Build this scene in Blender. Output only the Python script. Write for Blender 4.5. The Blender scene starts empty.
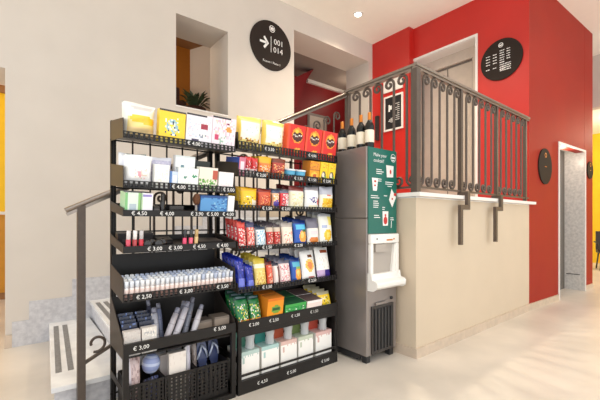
import bpy, math, random
from mathutils import Vector, Matrix, Euler

C = bpy.context.scene.collection
R = math.radians

# ------------------------------------------------------------ camera
cam_d = bpy.data.cameras.new('camera'); cam = bpy.data.objects.new('camera', cam_d); C.objects.link(cam)
cam.location = (0, 0, 1.2)
YAW = 0.894
cam.rotation_euler = (R(90), 0, YAW - R(90))
cam_d.sensor_width = 36; cam_d.lens = 353.46 / 600 * 36; cam_d.shift_y = 19.9 / 600
cam_d.clip_start = 0.05
bpy.context.scene.camera = cam

# ------------------------------------------------------------ world and exposure
w = bpy.data.worlds.new('world'); bpy.context.scene.world = w; w.use_nodes = True
bg = w.node_tree.nodes['Background']; bg.inputs[0].default_value = (0.93, 0.97, 1.0, 1); bg.inputs[1].default_value = 1.3
vs = bpy.context.scene.view_settings
vs.view_transform = 'Standard'; vs.look = 'None'; vs.gamma = 1; vs.exposure = 0.45; vs.use_curve_mapping = False

# ------------------------------------------------------------ colour and materials
def lin(c):
    return tuple((v / 255 / 12.92) if v / 255 <= .04045 else ((v / 255 + .055) / 1.055) ** 2.4 for v in c)
def mat(name, col, rough=.5, metal=0., var=.0, scale=8., bump=0., emit=0., trans=0., spec=.5, vein=None, detail=4., alpha=1.):
    m = bpy.data.materials.new(name); m.use_nodes = True
    nt = m.node_tree; b = nt.nodes['Principled BSDF']
    c = lin(col)
    b.inputs['Base Color'].default_value = (*c, 1)
    b.inputs['Roughness'].default_value = rough; b.inputs['Metallic'].default_value = metal
    b.inputs['Specular IOR Level'].default_value = spec
    b.inputs['Transmission Weight'].default_value = trans
    b.inputs['Alpha'].default_value = alpha
    if emit:
        b.inputs['Emission Color'].default_value = (*c, 1); b.inputs['Emission Strength'].default_value = emit
    if var or bump or vein:
        tc = nt.nodes.new('ShaderNodeTexCoord')
        n = nt.nodes.new('ShaderNodeTexNoise'); n.inputs['Scale'].default_value = scale; n.inputs['Detail'].default_value = detail
        nt.links.new(tc.outputs['Object'], n.inputs['Vector'])
        r = nt.nodes.new('ShaderNodeValToRGB')
        lo = tuple(max(0, v * (1 - var)) for v in c); hi = tuple(min(1, v * (1 + var)) for v in c)
        if vein: lo = lin(vein)
        r.color_ramp.elements[0].color = (*lo, 1); r.color_ramp.elements[1].color = (*hi, 1)
        r.color_ramp.elements[0].position = .32; r.color_ramp.elements[1].position = .68
        nt.links.new(n.outputs['Fac'], r.inputs['Fac']); nt.links.new(r.outputs['Color'], b.inputs['Base Color'])
        if bump:
            bp = nt.nodes.new('ShaderNodeBump'); bp.inputs['Strength'].default_value = bump; bp.inputs['Distance'].default_value = .01
            nt.links.new(n.outputs['Fac'], bp.inputs['Height']); nt.links.new(bp.outputs['Normal'], b.inputs['Normal'])
    return m
def amat(name, rough, spec=.5):
    m = bpy.data.materials.new(name); m.use_nodes = True
    nt = m.node_tree; b = nt.nodes['Principled BSDF']
    a = nt.nodes.new('ShaderNodeAttribute'); a.attribute_name = 'print'
    nt.links.new(a.outputs['Color'], b.inputs['Base Color'])
    b.inputs['Roughness'].default_value = rough; b.inputs['Specular IOR Level'].default_value = spec
    return m

CARD = amat('printed_card', .45)
FILM = amat('printed_film', .25, .6)
M = dict(
    beige=mat('beige_plaster', (213, 203, 192), .7, var=.02, scale=3),
    cream=mat('cream_plaster', (210, 192, 168), .7, var=.02, scale=3),
    white_paint=mat('white_paint', (236, 230, 224), .6, var=.01),
    ceiling=mat('ceiling_paint', (252, 247, 234), .8, var=.01),
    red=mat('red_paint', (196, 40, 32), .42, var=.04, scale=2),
    red_shaded=mat('red_paint_shaded', (158, 38, 24), .6, spec=.25, var=.05, scale=2),  # wall red darkened, the hall face's shade put into the colour
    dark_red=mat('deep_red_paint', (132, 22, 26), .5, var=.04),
    yellow=mat('yellow_paint', (246, 200, 30), .6, var=.03),
    ochre=mat('ochre_panel', (205, 142, 30), .5, var=.06),
    brown=mat('plain_brown', (150, 104, 60), .6, var=.05),
    orange_brown=mat('orange_brown_paint', (178, 112, 30), .6, var=.04),
    grey_paint=mat('grey_paint', (150, 138, 130), .7, var=.02),
    floor=mat('polished_stone_floor', (214, 204, 192), .36, var=.11, scale=1.7, detail=9., bump=.015),
    skirt=mat('beige_stone_skirting', (205, 186, 166), .4, var=.07, scale=14),
    grey_marble=mat('grey_marble', (206, 204, 206), .4, var=.04, scale=30, vein=(186, 184, 188), detail=10.),
    marble=mat('white_marble', (240, 239, 238), .25, var=.03, scale=6, vein=(224, 223, 224), detail=8.),
    jamb_marble=mat('veined_marble', (214, 211, 206), .3, var=.03, scale=26, vein=(190, 188, 184), detail=10.),
    grip=mat('grey_grip_strip', (128, 126, 126), .8, var=.15, scale=60),
    iron=mat('wrought_iron', (88, 75, 66), .48, .1, var=.08, scale=30),
    rail=mat('brushed_handrail', (150, 138, 128), .28, .75, var=.05, scale=40),
    black=mat('black_powder_coat', (27, 23, 21), .42, var=.08, scale=30, spec=.35),
    black_lit=mat('black_coat_lit', (52, 45, 41), .4, var=.06, scale=20, spec=.4),  # rack black lightened, light caught by the side plates put into the colour
    steel=mat('grey_painted_steel', (146, 137, 132), .36, .4, var=.03, scale=6),
    dark_metal=mat('dark_metal', (70, 66, 64), .4, .4),
    lift=mat('brushed_lift_steel', (206, 192, 178), .45, .15, var=.04, scale=10),
    lift_dark=mat('lift_joint', (112, 104, 96), .5),
    green=mat('teal_green_panel', (8, 100, 86), .4, var=.02),
    whiteplastic=mat('white_plastic', (240, 236, 230), .3),
    greyplastic=mat('grey_plastic', (176, 166, 156), .4),
    darkplastic=mat('dark_plastic', (40, 40, 42), .4),
    white_ink=mat('white_lettering', (245, 242, 238), .5),
    sign=mat('dark_brown_sign', (46, 37, 32), .7, spec=.2, var=.02),
    clear=mat('clear_plastic', (245, 248, 250), .08, trans=.92, spec=.5),
    clearfilm=mat('thin_clear_plastic', (250, 251, 251), .12, alpha=.42),
    glass=mat('dark_bottle_glass', (12, 13, 11), .1, spec=.4),
    foil=mat('amber_foil', (206, 122, 36), .35, .3),
    paper=mat('cream_paper', (238, 228, 206), .6, var=.02),
    lamp=mat('lamp_glow', (255, 244, 226), .5, emit=14.),
    leaf=mat('dark_leaf', (74, 92, 62), .5, var=.2),
    pot=mat('dark_pot', (74, 44, 34), .5, var=.1),
    chair=mat('dark_leather', (54, 46, 40), .5, var=.1),
)

# ------------------------------------------------------------ mesh builder
_tc = {}
def text_geo(s):
    if s not in _tc:
        cu = bpy.data.curves.new('t', 'FONT'); cu.body = s; cu.resolution_u = 2
        o = bpy.data.objects.new('t', cu); C.objects.link(o)
        dg = bpy.context.evaluated_depsgraph_get()
        me = bpy.data.meshes.new_from_object(o.evaluated_get(dg))
        vs_ = [tuple(v.co) for v in me.vertices]; fs = [tuple(p.vertices) for p in me.polygons]
        bpy.data.objects.remove(o); bpy.data.curves.remove(cu); bpy.data.meshes.remove(me)
        _tc[s] = (vs_, fs)
    return _tc[s]

class MB:
    def __init__(s): s.v = []; s.f = []; s.m = []; s.c = []; s.sm = []
    def face(s, idx, m=0, c=(255, 255, 255), smooth=False):
        s.f.append(tuple(idx)); s.m.append(m); s.c.append(c); s.sm.append(smooth)
    def join(s, o, m):
        n = len(s.v); s.v += o.v; s.f += [tuple(n + i for i in f) for f in o.f]; s.m += [m] * len(o.f); s.c += o.c; s.sm += o.sm; return s
    def poly(s, pts, m=0, c=(255, 255, 255)):
        n = len(s.v); s.v += [tuple(p) for p in pts]; s.face(range(n, n + len(pts)), m, c); return s
    def box(s, x0, x1, y0, y1, z0, z1, m=0, c=(255, 255, 255), mtx=None):
        P = [(x0, y0, z0), (x1, y0, z0), (x1, y1, z0), (x0, y1, z0), (x0, y0, z1), (x1, y0, z1), (x1, y1, z1), (x0, y1, z1)]
        if mtx: P = [tuple(mtx @ Vector(p)) for p in P]
        n = len(s.v); s.v += P
        for q in ((0, 3, 2, 1), (4, 5, 6, 7), (0, 1, 5, 4), (1, 2, 6, 5), (2, 3, 7, 6), (3, 0, 4, 7)): s.face([n + i for i in q], m, c)
        return s
    def prism(s, pts, axis, a0, a1, m=0, c=(255, 255, 255)):
        # 2D polygon extruded along an axis: 'x' -> pts are (y,z); 'y' -> (x,z); 'z' -> (x,y)
        f = {'x': lambda p, a: (a, p[0], p[1]), 'y': lambda p, a: (p[0], a, p[1]), 'z': lambda p, a: (p[0], p[1], a)}[axis]
        n = len(s.v); k = len(pts)
        s.v += [f(p, a0) for p in pts] + [f(p, a1) for p in pts]
        s.face(range(n, n + k), m, c); s.face(range(n + 2 * k - 1, n + k - 1, -1), m, c)
        for i in range(k):
            j = (i + 1) % k; s.face((n + i, n + j, n + k + j, n + k + i), m, c)
        return s
    def lathe(s, prof, seg=14, cx=0, cy=0, z=0, m=0, c=(255, 255, 255), mtx=None, mats=None, cols=None):
        n = len(s.v); k = len(prof)
        for i in range(seg):
            a = 2 * math.pi * i / seg
            for r, h in prof:
                p = (cx + r * math.cos(a), cy + r * math.sin(a), z + h)
                s.v.append(tuple(mtx @ Vector(p)) if mtx else p)
        for i in range(seg):
            j = (i + 1) % seg
            for q in range(k - 1):
                s.face((n + i * k + q, n + j * k + q, n + j * k + q + 1, n + i * k + q + 1), mats[q] if mats else m, cols[q] if cols else c, True)
        s.face([n + i * k for i in range(seg)][::-1], mats[0] if mats else m, cols[0] if cols else c)
        s.face([n + i * k + k - 1 for i in range(seg)], mats[-1] if mats else m, cols[-1] if cols else c)
        return s
    def tube(s, path, r, seg=6, m=0, c=(255, 255, 255), ry=None, up=(0, 1, 0)):
        P = [Vector(p) for p in path]; n = len(s.v); k = len(P); ry = ry or r
        for i, p in enumerate(P):
            t = (P[min(i + 1, k - 1)] - P[max(i - 1, 0)]).normalized()
            u = Vector(up)
            if abs(t.dot(u)) > .95: u = Vector((1, 0, 0))
            a = t.cross(u).normalized(); b = a.cross(t).normalized()
            for j in range(seg):
                th = 2 * math.pi * (j + .5) / seg
                s.v.append(tuple(p + a * (r * math.cos(th)) + b * (ry * math.sin(th))))
        for i in range(k - 1):
            for j in range(seg):
                q = (j + 1) % seg
                s.face((n + i * seg + j, n + i * seg + q, n + (i + 1) * seg + q, n + (i + 1) * seg + j), m, c, seg > 4)
        s.face([n + j for j in range(seg)][::-1], m, c); s.face([n + (k - 1) * seg + j for j in range(seg)], m, c)
        return s
    def grid(s, fn, nu, nv, m=0, col=None, smooth=True):
        n = len(s.v)
        for j in range(nv + 1):
            for i in range(nu + 1): s.v.append(tuple(fn(i / nu, j / nv)))
        for j in range(nv):
            for i in range(nu):
                a = n + j * (nu + 1) + i
                s.face((a, a + 1, a + nu + 2, a + nu + 1), m, col((i + .5) / nu, (j + .5) / nv) if col else (255, 255, 255), smooth)
        return s
    def text(s, t, o, xd, yd, h, m=0, c=(255, 255, 255), center=True):
        vs_, fs = text_geo(t); o = Vector(o); xd = Vector(xd); yd = Vector(yd); n = len(s.v)
        w_ = max((v[0] for v in vs_), default=0); k = h / .73
        for x, y, z in vs_:
            s.v.append(tuple(o + xd * ((x - (w_ / 2 if center else 0)) * k) + yd * (y * k)))
        for f in fs: s.face([n + i for i in f], m, c)
        return s
    def disc(s, o, xd, yd, rx, ry=None, m=0, c=(255, 255, 255), seg=40, r0=0):
        o = Vector(o); xd = Vector(xd); yd = Vector(yd); ry = ry or rx; n = len(s.v)
        for i in range(seg):
            a = 2 * math.pi * i / seg; s.v.append(tuple(o + xd * (rx * math.cos(a)) + yd * (ry * math.sin(a))))
        if r0:
            for i in range(seg):
                a = 2 * math.pi * i / seg; s.v.append(tuple(o + xd * (rx * r0 * math.cos(a)) + yd * (ry * r0 * math.sin(a))))
            for i in range(seg):
                j = (i + 1) % seg; s.face((n + i, n + j, n + seg + j, n + seg + i), m, c)
        else: s.face(range(n, n + seg), m, c)
        return s
    def mesh(s, name, mats):
        me = bpy.data.meshes.new(name); me.from_pydata(s.v, [], s.f)
        for mm in mats: me.materials.append(mm)
        me.polygons.foreach_set('material_index', s.m); me.polygons.foreach_set('use_smooth', s.sm)
        if CARD in mats or FILM in mats:
            at = me.color_attributes.new('print', 'FLOAT_COLOR', 'CORNER')
            cache = {}; buf = []
            for p, c in zip(me.polygons, s.c):
                l = cache.get(c)
                if l is None: l = cache[c] = (*lin(c), 1.)
                buf.extend(l * len(p.vertices))
            at.data.foreach_set('color', buf)
        me.update(); return me
    def build(s, name, mats, parent=None, loc=None, rot=None):
        if not isinstance(mats, (list, tuple)): mats = [mats]
        o = bpy.data.objects.new(name, s.mesh(name, list(mats))); C.objects.link(o)
        if parent: o.parent = parent
        if loc: o.location = loc
        if rot: o.rotation_euler = rot
        return o

def tag(o, label, cat, group=None, kind=None):
    o['label'] = label; o['category'] = cat
    if group: o['group'] = group
    if kind: o['kind'] = kind
    return o
def thing(name, label, cat, loc=(0, 0, 0), rot=(0, 0, 0), group=None):
    o = bpy.data.objects.new(name, None); C.objects.link(o); o.empty_display_size = .05
    o.location = loc; o.rotation_euler = rot
    return tag(o, label, cat, group)
def struct(name, mb, mats, parent=None):
    o = mb.build(name, mats, parent); o['kind'] = 'structure'; return o
def dup(root, loc, rot, label, group=None):
    r = root.copy(); C.objects.link(r); r.location = loc; r.rotation_euler = rot; r['label'] = label
    if group: r['group'] = group
    for ch in list(root.children):
        c = ch.copy(); C.objects.link(c); c.parent = r
    return r
def bevel(o, wd=.004, seg=2):
    b = o.modifiers.new('bevel', 'BEVEL'); b.width = wd; b.segments = seg; b.limit_method = 'ANGLE'; return o

# ------------------------------------------------------------ THE SETTING
H = 4.476; YB = 4.3; YI = 4.866; ZL = 1.405; YP = 1.757; XP = 2.70; XR = 5.32; XQ = 5.19
struct('floor', MB().box(-4, 14, -2.6, 9, -.1, 0), M['floor'])
struct('ceiling', MB().box(-3.5, 14, -1.6, 9, H, H + .1), M['ceiling'])

# beige wall with the doorway at the left, the small window and the tall opening
wl = MB()
wl.box(-.08, 1.518, YB, YI, 0, H)
wl.box(1.518, 2.216, YB, YI, 0, 2.60); wl.box(1.518, 2.216, YB, YI, 3.72, H)
wl.box(2.216, 3.336, YB, YI, 0, H)
wl.box(3.336, 5.08, YB, YI, 0, ZL); wl.box(3.336, 5.08, YB, YI, 4.13, H)
wl.box(5.08, XQ, YB, YI, 0, H)
wl.box(-6, -.08, YB, YI, 2.62, H)
struct('wall_left', wl, M['beige'])
fr = MB()
for a in ((1.518, 2.216, 2.585, 2.60),): fr.box(a[0], a[1], YB - .008, YI, a[2], a[3])
struct('window_1', fr, M['white_paint'])
# room behind the small window
wb = MB()
wb.box(.6, 3.25, 6.5, 6.55, 1.4, 5.2)
struct('wall_behind_window', wb, M['orange_brown'])
struct('wall_window_side', MB().prism([(2.56, 6.5), (2.61, 6.5), (3.3, YI), (3.25, YI)], 'z', 1.4, 4.41), M['beige'])
struct('ceiling_behind_window', MB().box(.3, 3.6, YI, 6.6, 4.41, 4.46), M['brown'])
struct('floor_behind_window', MB().box(.3, 3.3, YI, 6.6, 2.54, 2.6), M['brown'])
# corridor behind the tall opening
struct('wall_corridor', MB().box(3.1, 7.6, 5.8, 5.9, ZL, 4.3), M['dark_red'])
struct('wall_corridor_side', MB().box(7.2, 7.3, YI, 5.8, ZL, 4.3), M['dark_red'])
struct('ceiling_corridor', MB().box(3.1, 7.6, YI, 5.9, 4.2, 4.28), M['grey_paint'])
struct('floor_corridor', MB().box(3.1, 7.6, YI, 5.9, ZL - .1, ZL), M['skirt'])
struct('trim_1', MB().box(4.83, 7.1, 5.74, 5.8, 4.13, 4.2), M['white_paint'])
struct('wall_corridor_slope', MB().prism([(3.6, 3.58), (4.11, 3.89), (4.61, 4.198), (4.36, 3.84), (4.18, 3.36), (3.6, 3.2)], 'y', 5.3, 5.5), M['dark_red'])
d = MB().box(4.86, 5.40, 5.765, 5.8, ZL, 3.50).box(4.90, 5.36, 5.755, 5.77, ZL + .05, 3.44, 1)
struct('door_3', d, [M['grey_paint'], M['lift']])

# upper red back wall with the lift opening
wr = MB()
wr.box(XQ, XR, 3.507, YI, 0, H)
wr.box(XR, XR + .3, YP, 2.458, 0, H); wr.box(XR, XR + .3, 2.458, 3.507, 3.92, H); wr.box(XR, XR + .3, 2.458, 3.507, 0, ZL)
struct('wall_back', wr, M['red'])
lf = MB()
lf.box(XR - .015, XR - .001, 2.425, 2.458, ZL, 3.955); lf.box(XR - .015, XR - .001, 2.458, 3.506, 3.92, 3.955)
lf.box(XR, XR + .3, 2.459, 3.506, 3.912, 3.919); lf.box(XR, XR + .3, 2.459, 2.466, ZL, 3.912)
struct('trim_2', lf, M['white_paint'])
ld = MB()
ld.box(XR + .3, XR + .34, 2.3, 3.7, ZL, 4.0)
ld.box(XR + .24, XR + .299, 2.467, 2.62, ZL, 3.911, 0); ld.box(XR + .24, XR + .299, 2.62, 3.505, 3.74, 3.911, 0)
ld.box(XR + .285, XR + .3, 2.62, 2.645, ZL, 3.74, 1); ld.box(XR + .285, XR + .3, 2.62, 3.5, 3.715, 3.74, 1); ld.box(XR + .29, XR + .301, 3.05, 3.06, ZL, 3.74, 1)
struct('door_1', ld, [M['lift'], M['lift_dark']])

# red wall facing the hall with the second doorway
yr = lambda x: YP - (x - XR) * .05
def rwall(mb, x0, x1, z0, z1, t=.12, m=0, off=0.):
    P = [(x0, yr(x0) - off), (x1, yr(x1) - off), (x1, yr(x1) + t), (x0, yr(x0) + t)]
    return mb.prism(P, 'z', z0, z1, m)
rw = MB()
rwall(rw, XR + .002, 6.36, 0, H); rwall(rw, 6.36, 7.5, 2.345, H); rwall(rw, 7.506, 7.92, 0, H)
rw.prism([(7.80, yr(7.8) + .12), (7.92, yr(7.92) + .12), (7.92, 4.5), (7.80, 4.5)], 'z', 0, H)
struct('wall_right', rw, M['red_shaded'])
t2 = MB()
rwall(t2, 6.33, 6.36, 0, 2.375, -.001, off=.015); rwall(t2, 6.36, 7.53, 2.345, 2.375, -.001, off=.015); rwall(t2, 7.5, 7.53, 0, 2.345, -.001, off=.015)
struct('trim_3', t2, M['white_paint'])
dj = MB()
dj.box(7.494, 7.505, yr(7.5) + .001, 1.93, 0, 2.344)
dj.box(7.506, 7.7, yr(7.5) + .121, 1.93, 0, 2.4)
struct('wall_doorway', dj, M['jamb_marble'])
dd = MB().box(6.3, 7.7, 1.931, 1.99, 0, 2.5).box(7.47, 7.49, 1.925, 1.931, 0, 2.344)
struct('door_2', dd, M['lift_dark'])
struct('ceiling_doorway', MB().prism([(6.3, yr(6.3) + .12), (7.6, yr(7.6) + .12), (7.6, 1.93), (6.3, 1.93)], 'z', 2.40, 2.45), M['white_paint'])
tr = MB(); tr.box(7.488, 7.494, yr(7.5) + .06, 1.90, .26, .272)
struct('trim_4', tr, M['dark_metal'])

# landing block, its ledge and skirting
struct('wall_landing', MB().box(XP, XR, YP, YB, 0, ZL - .012), M['cream'])
struct('floor_landing', MB().box(XP, XR, YP, YB, ZL - .012, ZL - .002), M['marble'])  # hidden landing top, added in bright marble to bounce light upward
struct('trim_5', MB().box(XP - .03, XR + .09, YP - .055, YP + .16, ZL, ZL + .034).box(XP - .03, XP + .14, YP + .16, 2.62, ZL, ZL + .034), M['white_paint'])
bs = MB().box(XP - .014, XR, YP - .016, YP, 0, .085).box(XP - .014, XP, YP, 2.56, 0, .085)
rwall(bs, XR, 6.33, 0, .085, 0, off=.016); rwall(bs, 7.53, 7.92, 0, .085, 0, off=.016)
struct('baseboard_right', bs, M['skirt'])
sk = MB(); z = .237; x = -.03
for i, (x0, x1) in enumerate([(-.03, .098)] + [(.098 + .352 * k, .098 + .352 * (k + 1)) for k in range(8)]):
    sk.box(x0, min(x1, XP + .02), YB - .018, YB, 0, min(.237 + .178 * i, 1.6))
struct('baseboard_left', sk, M['grey_marble'])
struct('trim_6', MB().box(-.085, -.03, YB - .02, YB + .2, 0, .12), M['skirt'])

# far yellow rooms
struct('wall_yellow_left', MB().box(-6, 1.2, 7, 7.1, 1.30, 3.12), M['yellow'])
struct('wall_ochre_left', MB().box(-6, 1.2, 6.98, 7.1, .10, 1.28), M['ochre'])
struct('wall_brown_left', MB().box(-6, 1.2, 6.95, 7.1, 3.12, H), M['brown'])  # brown band from the yellow wall up to the ceiling
struct('trim_7', MB().box(-6, 1.2, 6.96, 7.0, 1.28, 1.325), M['white_paint'])
struct('baseboard_yellow_left', MB().box(-6, 1.2, 6.96, 7.0, 0, .10), M['brown'])
struct('wall_bulkhead_right', MB().box(9.0, 9.2, -5, 4.5, 3.44, H), M['beige'])
struct('wall_yellow_right', MB().box(12.6, 12.7, -5, 5, 0, H), M['yellow'])
struct('ceiling_right', MB().box(9.2, 12.6, -5, 5, 3.6, 3.66), M['ceiling'])

# staircase rising to the landing
st = MB(); NX = [.22 + .3505 * k for k in range(8)]
for k in range(7):
    z1 = .176 * (k + 1)
    far, near = (.255, .165) if k == 0 else (NX[k] + .03, NX[k])
    x1 = NX[k + 1] + .03 if k < 6 else XP
    st.prism([(near + .02, 2.64), (x1, 2.64), (x1, YB - .018), (far + .02, YB - .018)], 'z', .176 * k, z1 - .03, 1)
    st.prism([(near, 2.61), (x1, 2.61), (x1, YB - .018), (far, YB - .018)], 'z', z1 - .03, z1, 0)
    if k: st.prism([(NX[k] + .03, 2.64), (XP, 2.64), (XP, YB - .018), (NX[k] + .06, YB - .018)], 'z', 0, .176 * k, 1)
stairs = struct('trim_8', st, [M['marble'], M['grey_marble']])
for k in range(7):
    z1 = .176 * (k + 1) + .001
    near = .165 if k == 0 else NX[k]
    a, b = near + .04, (.28 if k == 0 else NX[k] + .06)
    for j in (0, .07):
        g = MB().prism([(a + j, 2.86), (a + j + .035, 2.86), (b + j + .04, 4.12), (b + j, 4.12)], 'z', z1 - .001, z1 + .002)
        g.build('grip_strip', M['grip'], stairs)

# ------------------------------------------------------------ ceiling downlights
def downlight(x, y, label, power, col=(1, .91, .79)):
    e = thing('ceiling_downlight', label, 'ceiling light', (x, y, H), group='recessed ceiling downlights')
    MB().lathe([(.045, -.012), (.07, -.008), (.075, 0), (.05, -.001)], 20).build('trim_ring', M['white_paint'], e)
    MB().lathe([(.05, -.016), (.05, -.0125)], 20).build('lamp_lens', M['lamp'], e)
    ld_ = bpy.data.lights.new('downlight_lamp', 'SPOT'); ld_.energy = power; ld_.spot_size = R(140); ld_.spot_blend = .9
    ld_.shadow_soft_size = .07; ld_.color = col
    lo = bpy.data.objects.new('downlight_lamp', ld_); C.objects.link(lo); lo.location = (0, 0, -.04); lo.parent = e
downlight(4.24, 3.806, 'round recessed ceiling downlight above the landing near the red wall', 60, (1, .87, .66))
for i, (x, y, p) in enumerate([(5.9, .6, 14), (3.9, .6, 20), (1.9, .9, 45), (.6, .2, 50), (-.9, 2.6, 10), (7.8, -.2, 22), (3.5, 2.7, 185)]):  # last two added out of view, to warm and brighten ceiling and landing
    downlight(x, y, 'round recessed ceiling downlight outside the picture, %s' % ('over the red hall wall', 'over the landing front', 'over the two racks', 'near the viewer', 'over the stair foot', 'added over the far doorway', 'added fill over the landing edge')[i], p, (1, .87, .66) if i in (0, 5, 6) else (1, .91, .79))
def lamp(x, y, z, p, col=(1, .85, .66), r=.15):  # point lights without fixtures, added to brighten the side rooms and doorway
    l = bpy.data.lights.new('added_room_fill', 'POINT'); l.energy = p; l.color = col; l.shadow_soft_size = r
    o = bpy.data.objects.new('added_room_fill', l); C.objects.link(o); o.location = (x, y, z)
lamp(1.6, 5.6, 4.0, 5); lamp(5.6, 5.2, 3.9, 5); lamp(-1.5, 5.9, 3.2, 45); lamp(10.8, 1.2, 3.2, 70); lamp(6.9, 1.8, 2.25, 5, r=.03)

# ------------------------------------------------------------ signs and wall pieces
sg = thing('room_sign', 'round dark brown sign with arrow and numbers 001 and 014 on beige wall', 'sign', (2.905, YB, 3.742))
MB().prism([(.355 * math.cos(2 * math.pi * i / 48), .355 * math.sin(2 * math.pi * i / 48)) for i in range(48)], 'y', -.02, -.001).build('sign_disc', M['sign'], sg)
X_, Z_ = (1, 0, 0), (0, 0, 1); yy = -.022
t = MB()
t.text('001', (.115, yy, .035), X_, Z_, .085).text('014', (.115, yy, -.085), X_, Z_, .085)
t.box(-.012, -.004, yy, yy + .001, -.10, .13)
t.build('room_numbers', M['white_ink'], sg)
t = MB(); t.box(-.20, -.075, yy, yy + .001, .002, .034)
for sgn in (1, -1): t.poly([(-.045, yy, .018), (-.118, yy, .018 + sgn * .092), (-.142, yy, .018 + sgn * .068), (-.092, yy, .018)])
t.build('arrow', M['white_ink'], sg)
t = MB().disc((.01, yy, .245), X_, Z_, .05, r0=.82).box(-.02, .04, yy, yy + .001, .222, .236)
t.poly([(-.02, yy, .24), (.04, yy, .24), (.045, yy, .272), (.025, yy, .258), (.01, yy, .28), (-.005, yy, .258), (-.025, yy, .272)])
t.build('crest', M['white_ink'], sg)
MB().text('Rooms / Piano 1', (0, yy, -.262), X_, Z_, .034).build('caption', M['white_ink'], sg)

s2 = thing('floor_directory_sign', 'round dark brown directory sign with rows of small white text on red wall', 'sign', (XR, 2.10, 3.452))
disc2 = MB().prism([(.275 * math.cos(2 * math.pi * i / 48), .285 * math.sin(2 * math.pi * i / 48)) for i in range(48)], 'x', -.02, -.001)
# on this wall the reading direction runs towards -Y
t = MB(); rnd = random.Random(4); xx = -.0225
def dash(y, z, wd, h=.013):
    k = 0
    while k < wd:
        l = min(rnd.uniform(.012, .03), wd - k); t.box(xx, xx + .001, y - k - l, y - k, z, z + h * rnd.uniform(.7, 1)); k += l + .006
for i in range(5): dash(.20, .085 - i * .04 - (0.03 if i == 4 else 0), .055)
for i in range(5): dash(.105, .085 - i * .04 - (0.03 if i == 4 else 0), .05)
for i in range(9): dash(.015, .115 - i * .033, .06)
for i in range(5): dash(-.075, .115 - i * .033, .045)
for i in range(4): dash(.01, -.082 - i * .028, .14)
disc2.join(t, 1).build('sign_disc', [M['sign'], M['white_ink']], s2)
t = MB().disc((xx, 0, .2), (0, -1, 0), Z_, .032, r0=.75).box(xx, xx + .001, -.018, .018, .19, .205)
t.build('crest', M['white_ink'], s2)

def oval_plaque(x, z, rx, rz, label):
    e = thing('wall_plaque', label, 'sign', (x, yr(x), z), (0, 0, -.05), 'dark plaques beside the far doorway')
    MB().prism([(rx * math.cos(2 * math.pi * i / 40), rz * math.sin(2 * math.pi * i / 40)) for i in range(40)], 'y', -.018, -.001).build('plaque_disc', M['sign'], e)
    MB().disc((0, -.0195, rz * .62), X_, Z_, .035, r0=.6).box(-.03, .03, -.0195, -.019, -.01, .0).build('crest', M['foil'], e)
oval_plaque(5.82, 1.955, .225, .252, 'larger round dark plaque on red wall left of the marble doorway')
oval_plaque(7.745, 2.06, .15, .148, 'small round dark plaque on red wall right of the marble doorway')

mf = thing('framed_menu', 'white framed black menu board on red wall behind the railing', 'menu board', (XQ, 3.82, 3.09))
f = MB(); 
for (a, b, c_, d_) in ((-.2, .2, -.31, -.28), (-.2, .2, .28, .31), (-.2, -.17, -.28, .28), (.17, .2, -.28, .28)): f.box(-.025, -.001, a, b, c_, d_)
f.build('frame', M['white_paint'], mf)
board = MB().box(-.018, -.001, -.17, .17, -.28, .28)
t = MB().box(-.02, -.0185, .07, .10, .03, .15).box(-.02, -.0185, .03, .075, .06, .13)
for i in range(9): t.box(-.02, -.0185, -.13, -.13 + rnd.uniform(.04, .1), .14 - i * .035, .148 - i * .035)
for i in range(4): t.box(-.02, -.0185, -.02, .1 - rnd.uniform(0, .05), -.1 - i * .022, -.09 - i * .022)
board.join(t, 1).build('board', [M['darkplastic'], M['white_ink']], mf)
pn = MB().box(-.02, -.001, -.2, .2, -.125, .125)
tag(pn.build('notice_board', M['white_paint'], None, (XQ, 3.83, 3.60)), 'plain white notice panel on red wall above the framed menu', 'notice board')
hb = MB().box(-.06, -.001, -.03, .03, -.22, .22).box(-.075, -.06, -.022, .022, .02, .2)
tag(hb.build('wall_handset', M['dark_metal'], None, (XQ, 4.16, 2.88)), 'slim dark handset fixed to red wall left of the framed menu', 'wall fixture')

# plant on the sill of the small window
pl = thing('potted_plant', 'small leafy plant in a dark pot inside the small wall window', 'plant', (2.13, 5.22, 2.601))
MB().lathe([(.10, 0), (.16, .14), (.17, .30), (.15, .30), (.13, .26)], 16).build('pot', M['pot'], pl)
lm = MB(); rr = random.Random(3)
for i in range(46):
    a = rr.uniform(0, 6.28); e = rr.uniform(.3, 1.3); L = rr.uniform(.18, .36)
    dr = Vector((math.cos(a) * math.cos(e), math.sin(a) * math.cos(e), math.sin(e))); b0 = Vector((0, 0, .27)) + dr * .05
    sd = dr.cross(Vector((0, 0, 1))).normalized() * .03; tip = b0 + dr * L + Vector((0, 0, -.05)); mid = b0 + dr * L * .55 + Vector((0, 0, .03))
    lm.poly([b0, mid + sd, tip, mid - sd])
lm.build('foliage', M['leaf'], pl)
sb = MB().box(-.55, .55, -.2, .2, 0, .62).box(-.55, -.45, -.2, .2, .62, .8).box(-.55, .55, .12, .2, .62, .95)
bevel(tag(sb.build('armchair', M['pot'], None, (1.72, 6.1, 2.601)), 'dark brown armchair seen through the small wall window behind the plant', 'armchair'), .03)

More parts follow.
